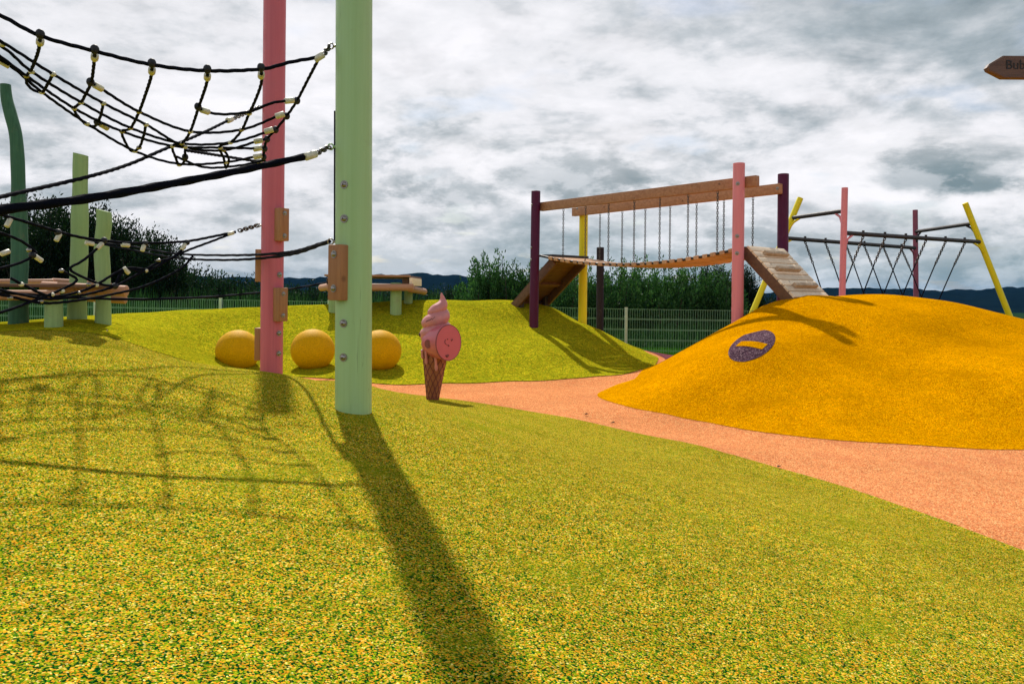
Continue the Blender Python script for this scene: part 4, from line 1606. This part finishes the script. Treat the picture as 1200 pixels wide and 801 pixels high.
for k in range(1, 12):
    y_ = 12.35 + k * 0.135
    c = Vector(((a.x + b_.x) / 2, y_, a.z))
    obj_in(MB().box(c, ((b_ - a).length * 1.0, 0.12, 0.03), None, 0.004), 'plank', WOODD, mp_)
e1_ = at(480, 330, 12.3); e2_ = at(491, 331, 13.7)
obj_in(MB().box((e1_ + e2_) / 2 + Vector((0.02, 0, 0.0)), ((e2_ - e1_).length, 0.05, 0.12), basis(xaxis=(e2_ - e1_)), 0.005), 'edge_board', WOODW, mp_)
for (x, y, d_) in ((476, 331, 12.5), (388, 330, 12.6)):
    obj_in(MB().box(at(x, y, d_), (0.10, 0.2, 0.12), None, 0.01), 'joist', WOODD, mp_)

# ------------------------------------------------------------------ mesh fence
fn = thing('mesh_fence', (0, 17, -0.2), 'long low green welded mesh fence with pale posts behind the mounds', 'fence')
fpts = [(-14.0, 17.6, 0.90), (-11.5, 17.4, 0.90), (-9, 17.2, 0.89), (-6.22, 17.0, 0.87), (-3.9, 17.0, 0.85), (-1.6, 16.95, 0.82), (0.2, 16.9, 0.79), (2.42, 16.85, 0.765), (4.8, 16.7, 0.76), (7.2, 16.6, 0.76), (9.0, 16.5, 0.70)]
for (x, y, z) in fpts:
    b = MB().box((x, y, (z - 0.35) / 2), (0.06, 0.04, z + 0.35 + 0.05), None, 0.004)
    b.box((x, y, z + 0.03), (0.066, 0.046, 0.012))
    obj_in(b, 'post', FENCEP, fn)
for (x0, y0, z0), (x1, y1, z1) in zip(fpts[:-1], fpts[1:]):
    b = MB()
    a, c = Vector((x0 + 0.03, y0 - 0.03, z0)), Vector((x1 - 0.03, y1 - 0.03, z1))
    L_ = (c - a).length
    n = int(L_ / 0.05)
    for k in range(n + 1):
        p = a.lerp(c, k / n)
        b.box((p.x, p.y, p.z - 0.5 + 0.005), (0.0055, 0.0055, 1.0))
    for h in (0.0, 0.2, 0.22, 0.42, 0.44, 0.64, 0.66, 0.86, 0.88, 0.98):
        b.box((a + c) / 2 - Vector((0, -0.006, h)), (L_, 0.006, 0.008), basis(xaxis=c - a))
    obj_in(b, 'mesh_panel', FENCE, fn, 0)


# ------------------------------------------------------------------ vegetation
def leafy_mesh(name, strokes, leaf, rs, width=0.38, jitter=0.5):
    """strokes: (point, direction, spread) samples; one small folded leaf per sample"""
    V = np.zeros((len(strokes) * 4, 3)); Fc = []
    for i, (p, dr_, sp) in enumerate(strokes):
        dr_ = dr_ + Vector(rs.normal(0, jitter, 3))
        dr_.normalize()
        o_ = Vector(rs.normal(0, sp, 3))
        l = leaf * rs.uniform(0.6, 1.3)
        side = dr_.cross(Vector(rs.normal(0, 1, 3)))
        side.normalize()
        w_ = l * width
        p0 = p + o_
        m_ = p0 + dr_ * l * 0.45
        for k, q in enumerate((p0, m_ + side * w_ * 0.5, p0 + dr_ * l, m_ - side * w_ * 0.5)):
            V[i * 4 + k] = q
        Fc.append((i * 4, i * 4 + 1, i * 4 + 2, i * 4 + 3))
    me = bpy.data.meshes.new(name)
    me.from_pydata([tuple(v) for v in V], [], Fc)
    return me


def make_bush(name, h, w, nst, per, leaf, lmat, seed, upright=0.8, label='', cat='', group='', inner=0.25, spread=0.05, trunk_r=0.03, low=0.12):
    rs = np.random.default_rng(seed)
    root = thing(name, (0, 0, 0), label, cat, group)
    strokes = []
    limbs = MB()
    nb = 0
    for s in range(nst):
        a = rs.uniform(0, 2 * PI)
        rad_ = w * 0.5 * math.sqrt(rs.random())
        hh_ = h * (1 - 0.45 * (rad_ / (w * 0.5)) ** 2) * rs.uniform(0.72, 1.04)
        b0 = Vector((math.cos(a) * rad_ * 0.25, math.sin(a) * rad_ * 0.25, 0))
        top = Vector((math.cos(a) * rad_, math.sin(a) * rad_, hh_))
        midp = b0.lerp(top, 0.5) + Vector((math.cos(a), math.sin(a), 0)) * rad_ * 0.18 + Vector(rs.normal(0, 0.03 * w, 3))
        line = [b0.lerp(midp, t) * (1 - t) + midp.lerp(top, t) * t for t in np.linspace(0, 1, 9)]
        if s < 14:
            limbs.tube(line, [trunk_r * (1 - 0.8 * t) for t in np.linspace(0, 1, 9)], 6)
        # twigs along the stem
        for k in range(per):
            t = low + (1 - low) * rs.random() ** (1 - inner)
            i = min(7, int(t * 8)); f_ = t * 8 - i
            p = line[i].lerp(line[i + 1], f_)
            ta = rs.uniform(0, 2 * PI)
            outw = Vector((math.cos(ta), math.sin(ta), upright * 1.3)).normalized()
            L_ = w * 0.12 * (1.15 - t) * rs.uniform(0.3, 1.4)
            strokes.append((p + outw * L_, (outw * 0.7 + (line[i + 1] - line[i]).normalized() * 0.6), spread))
    cm = leafy_mesh('crown', strokes, leaf, rs)
    cm.materials.append(lmat)
    co_ = bpy.data.objects.new('crown', cm)
    C.objects.link(co_); co_.parent = root
    lm = limbs.mesh('trunk', 60)
    lm.materials.append(BARK)
    lo_ = bpy.data.objects.new('trunk', lm)
    C.objects.link(lo_); lo_.parent = root
    return root


def gz(x, y):
    r_ = math.hypot(x, y - 8)
    return float(np.interp(r_, rad, zz))


used = set()


def plant(proto, px, ytop_, d_, lab, grp, hproto, rz=None, wsc=1.0):
    t_ = at(px, ytop_, d_)
    g_ = gz(t_.x, t_.y)
    sc = (t_.z - g_) / hproto
    if id(proto) in used:
        o = copy_tree(proto)
    else:
        o = proto; used.add(id(proto))
    o.location = (t_.x, d_, g_ - 0.03)
    o.rotation_euler = (0, 0, rng.uniform(0, 6.28) if rz is None else rz)
    o.scale = (sc * wsc, sc * wsc, sc)
    o['label'] = lab; o['group'] = grp
    return o


willows = [make_bush('willow_shrub', 2.4, 2.0, 75, 120, 0.10, LEAF_W, 11 + i, 0.9, 'x', 'shrub', inner=0.2, spread=0.035) for i in range(3)]
darks = [make_bush('dark_tree', 4.2, 3.6, 130, 170, 0.13, LEAF_D, 31 + i, 0.5, 'x', 'tree', inner=0.35, spread=0.09, trunk_r=0.07) for i in range(2)]
hedges = [make_bush('hedgerow_shrub', 1.6, 2.2, 45, 75, 0.10, LEAF_H, 51 + i, 0.7, 'x', 'shrub', inner=0.3, spread=0.05) for i in range(2)]

# tall dark trees behind the left platform
LT = [(-70, 226, 27, 'leftmost dark tree, partly cut by the photo edge'), (-20, 232, 25, 'dark tree behind the bent dark green trunk post'), (38, 228, 27, 'dark tree just right of the bent dark green trunk post'),
      (72, 234, 24.5, 'dark tree behind the tall pale green post'), (112, 240, 26, 'dark tree behind the shorter pale green post'), (150, 256, 25, 'dark tree right of the pale green posts'),
      (180, 272, 24, 'lower dark tree at the right end of the left tree group')]
for i, (x, y, d_, lab) in enumerate(LT):
    plant(darks[i % 2], x, y, d_, lab, 'dark trees behind the left climbing platform', 4.0, wsc=0.85)
# willow shrubs behind the fence, middle
WL = [(572, 306, 22, 'grey-green willow shrub left of the bridge ramp, first in its row'), (598, 309, 21.5, 'willow shrub directly behind the foot of the dark bridge ramp'), (626, 318, 22.5, 'willow shrub behind the left plum bridge post'),
      (655, 316, 21.5, 'willow shrub between the plum post and the yellow post'), (690, 315, 22, 'willow shrub behind the yellow and dark brown posts'), (722, 313, 21.5, 'willow shrub right of the dark brown post'),
      (752, 312, 22.5, 'willow shrub behind the pale fence post under the bridge'), (785, 314, 21.5, 'willow shrub under the middle of the bridge deck'), (815, 316, 22, 'willow shrub left of the pink bridge post'),
      (842, 322, 21.5, 'low willow shrub touching the pink bridge post on its left')]
for i, (x, y, d_, lab) in enumerate(WL):
    plant(willows[i % 3], x, y - 8, d_, lab, 'willow shrubs behind the fence under the bridge', 2.3, wsc=0.9)
for (x, y, d_, lab) in [(832, 307, 30, 'dark tree rising behind the willows left of the pink bridge post'), (868, 308, 29, 'dark tree directly behind the pink bridge post'), (744, 322, 30, 'dark tree far behind the middle of the bridge')]:
    plant(darks[0], x, y, d_, lab, 'dark trees behind the willow shrubs', 4.0, wsc=0.75)
# low hedgerow between the left trees and the middle
k = 0
for x, y in [(205, 312), (222, 308), (240, 322), (258, 326), (276, 322), (293, 324), (312, 328), (331, 331), (350, 333), (368, 332), (387, 334), (406, 334), (425, 335), (444, 336), (462, 336), (480, 335), (498, 337), (516, 336), (534, 335), (552, 328)]:
    lab = 'low dark hedgerow shrub beyond the fence between the left trees and the willows'
    plant(hedges[k % 2], x, y, 30 + (k % 3), lab, 'low hedgerow shrubs beyond the fence', 1.55)
    k += 1
for x, y, lab in [(900, 343, 'low hedgerow shrub seen between the pink and right plum bridge posts'), (928, 345, 'low hedgerow shrub behind the foot of the pale ramp')]:
    plant(hedges[k % 2], x, y, 34, lab, 'low hedgerow shrubs beyond the fence', 1.55); k += 1
for p in willows + darks + hedges:
    assert id(p) in used

# tall grass behind the fence
gs = []
rs = np.random.default_rng(5)
V = []; Fc = []


def blade(x, y, z, h, lean, w_):
    a = rs.uniform(0, PI)
    s_x, s_y = math.cos(a) * w_, math.sin(a) * w_
    lx_, ly_ = rs.normal(0, lean), rs.normal(0, lean)
    i = len(V)
    V.extend([(x - s_x, y - s_y, z), (x + s_x, y + s_y, z), (x + s_x * .7 + lx_ * .4, y + s_y * .7 + ly_ * .4, z + h * 0.6), (x - s_x * .7 + lx_ * .4, y - s_y * .7 + ly_ * .4, z + h * .6), (x + lx_, y + ly_, z + h)])
    Fc.extend([(i, i + 1, i + 2, i + 3), (i + 3, i + 2, i + 4)])


for k in range(16000):
    y = rs.uniform(18.0, 23.5)
    x = rs.uniform(-16, 13)
    right = x > -0.5
    clump = 0.5 + 0.5 * math.sin(x * 1.7 + 1.3 * math.sin(y * 2.1))
    h = (0.45 + 0.5 * clump * rs.random()) if right else (0.8 + 0.75 * clump * rs.random())
    if right and y < 18.8: h *= 0.5
    blade(x, y, -0.24, h, 0.14, 0.010 if right else 0.013)
V2, F2 = V, Fc
V = []; Fc = []
for k in range(15000):
    y = rs.uniform(16.35, 18.4)
    x = rs.uniform(1.0, 8)
    blade(x, y, -0.23, rs.uniform(0.05, 0.13), 0.03, 0.008)
LEAF_M = leaf_mat('mown_blades', (0.03, 0.13, 0.01), (0.06, 0.22, 0.015), (0.12, 0.30, 0.03))  # mown grass, with its sunlit brightness put into the blade colour
me = bpy.data.meshes.new('mown_grass')
me.from_pydata(V, [], Fc)
me.materials.append(LEAF_M)
go = bpy.data.objects.new('mown_grass', me)
C.objects.link(go)
tag(go, 'bright short grass strip at the foot of the mesh fence', 'grass', kind='stuff')
V, Fc = V2, F2
me = bpy.data.meshes.new('tall_grass')
me.from_pydata(V, [], Fc)
me.materials.append(LEAF_G)
go = bpy.data.objects.new('tall_grass', me)
C.objects.link(go)
tag(go, 'tall dark green grass growing behind the mesh fence', 'grass', kind='stuff')

# a few dry leaves blown on to the rubber
LEAFY = simple('dry_leaf', (0.10, 0.05, 0.02), 0.8, 0, 200, 0.4, 0.2)
for (x, y, lab) in [(687, 487, 'dry brown leaf on the coral path below the yellow mound'), (718, 497, 'dry brown leaf lying at the joint of green rubber and coral path'),
                    (913, 549, 'dry brown leaf at the green edge in front of the yellow mound'), (126, 389, 'dry leaf on the green rubber beside the left climbing platform')]:
    p = ground_hit(x, y)
    b = MB()
    k_ = [(-.02, 0, .004), (-.006, -.011, .012), (.012, -.009, .010), (.024, 0, .006), (.012, .009, .016), (-.006, .011, .009)]
    b.add([Vector(q) for q in k_] + [Vector(q) + Vector((0, 0, .0015)) for q in k_], [(0, 1, 2, 3), (0, 3, 4, 5), (9, 8, 7, 6), (11, 10, 9, 6), (0, 1, 7, 6), (1, 2, 8, 7), (2, 3, 9, 8), (3, 4, 10, 9), (4, 5, 11, 10), (5, 0, 6, 11)])
    o = b.obj('fallen_leaf', LEAFY)
    o.location = (p.x, p.y, p.z + 0.008)
    o.rotation_euler = (0, 0, rng.uniform(0, 6))
    tag(o, lab, 'leaf', 'dry leaves on the rubber ground')

# ------------------------------------------------------------------ haze
m = bpy.data.materials.new('haze')
m.use_nodes = True
nt = m.node_tree
nt.nodes.clear()
outn = nt.nodes.new('ShaderNodeOutputMaterial')
pv = nt.nodes.new('ShaderNodeVolumePrincipled')
pv.inputs['Color'].default_value = (0.12, 0.42, 1.0, 1)
pv.inputs['Density'].default_value = 0.00004
nt.links.new(pv.outputs[0], outn.inputs['Volume'])
hz = MB().box((0, 1300, 22), (7000, 7000, 84)).obj('haze', m, smooth_angle=0)
tag(hz, kind='stuff')
hz['label'] = 'thin bluish haze over the whole place'
hz['category'] = 'haze'
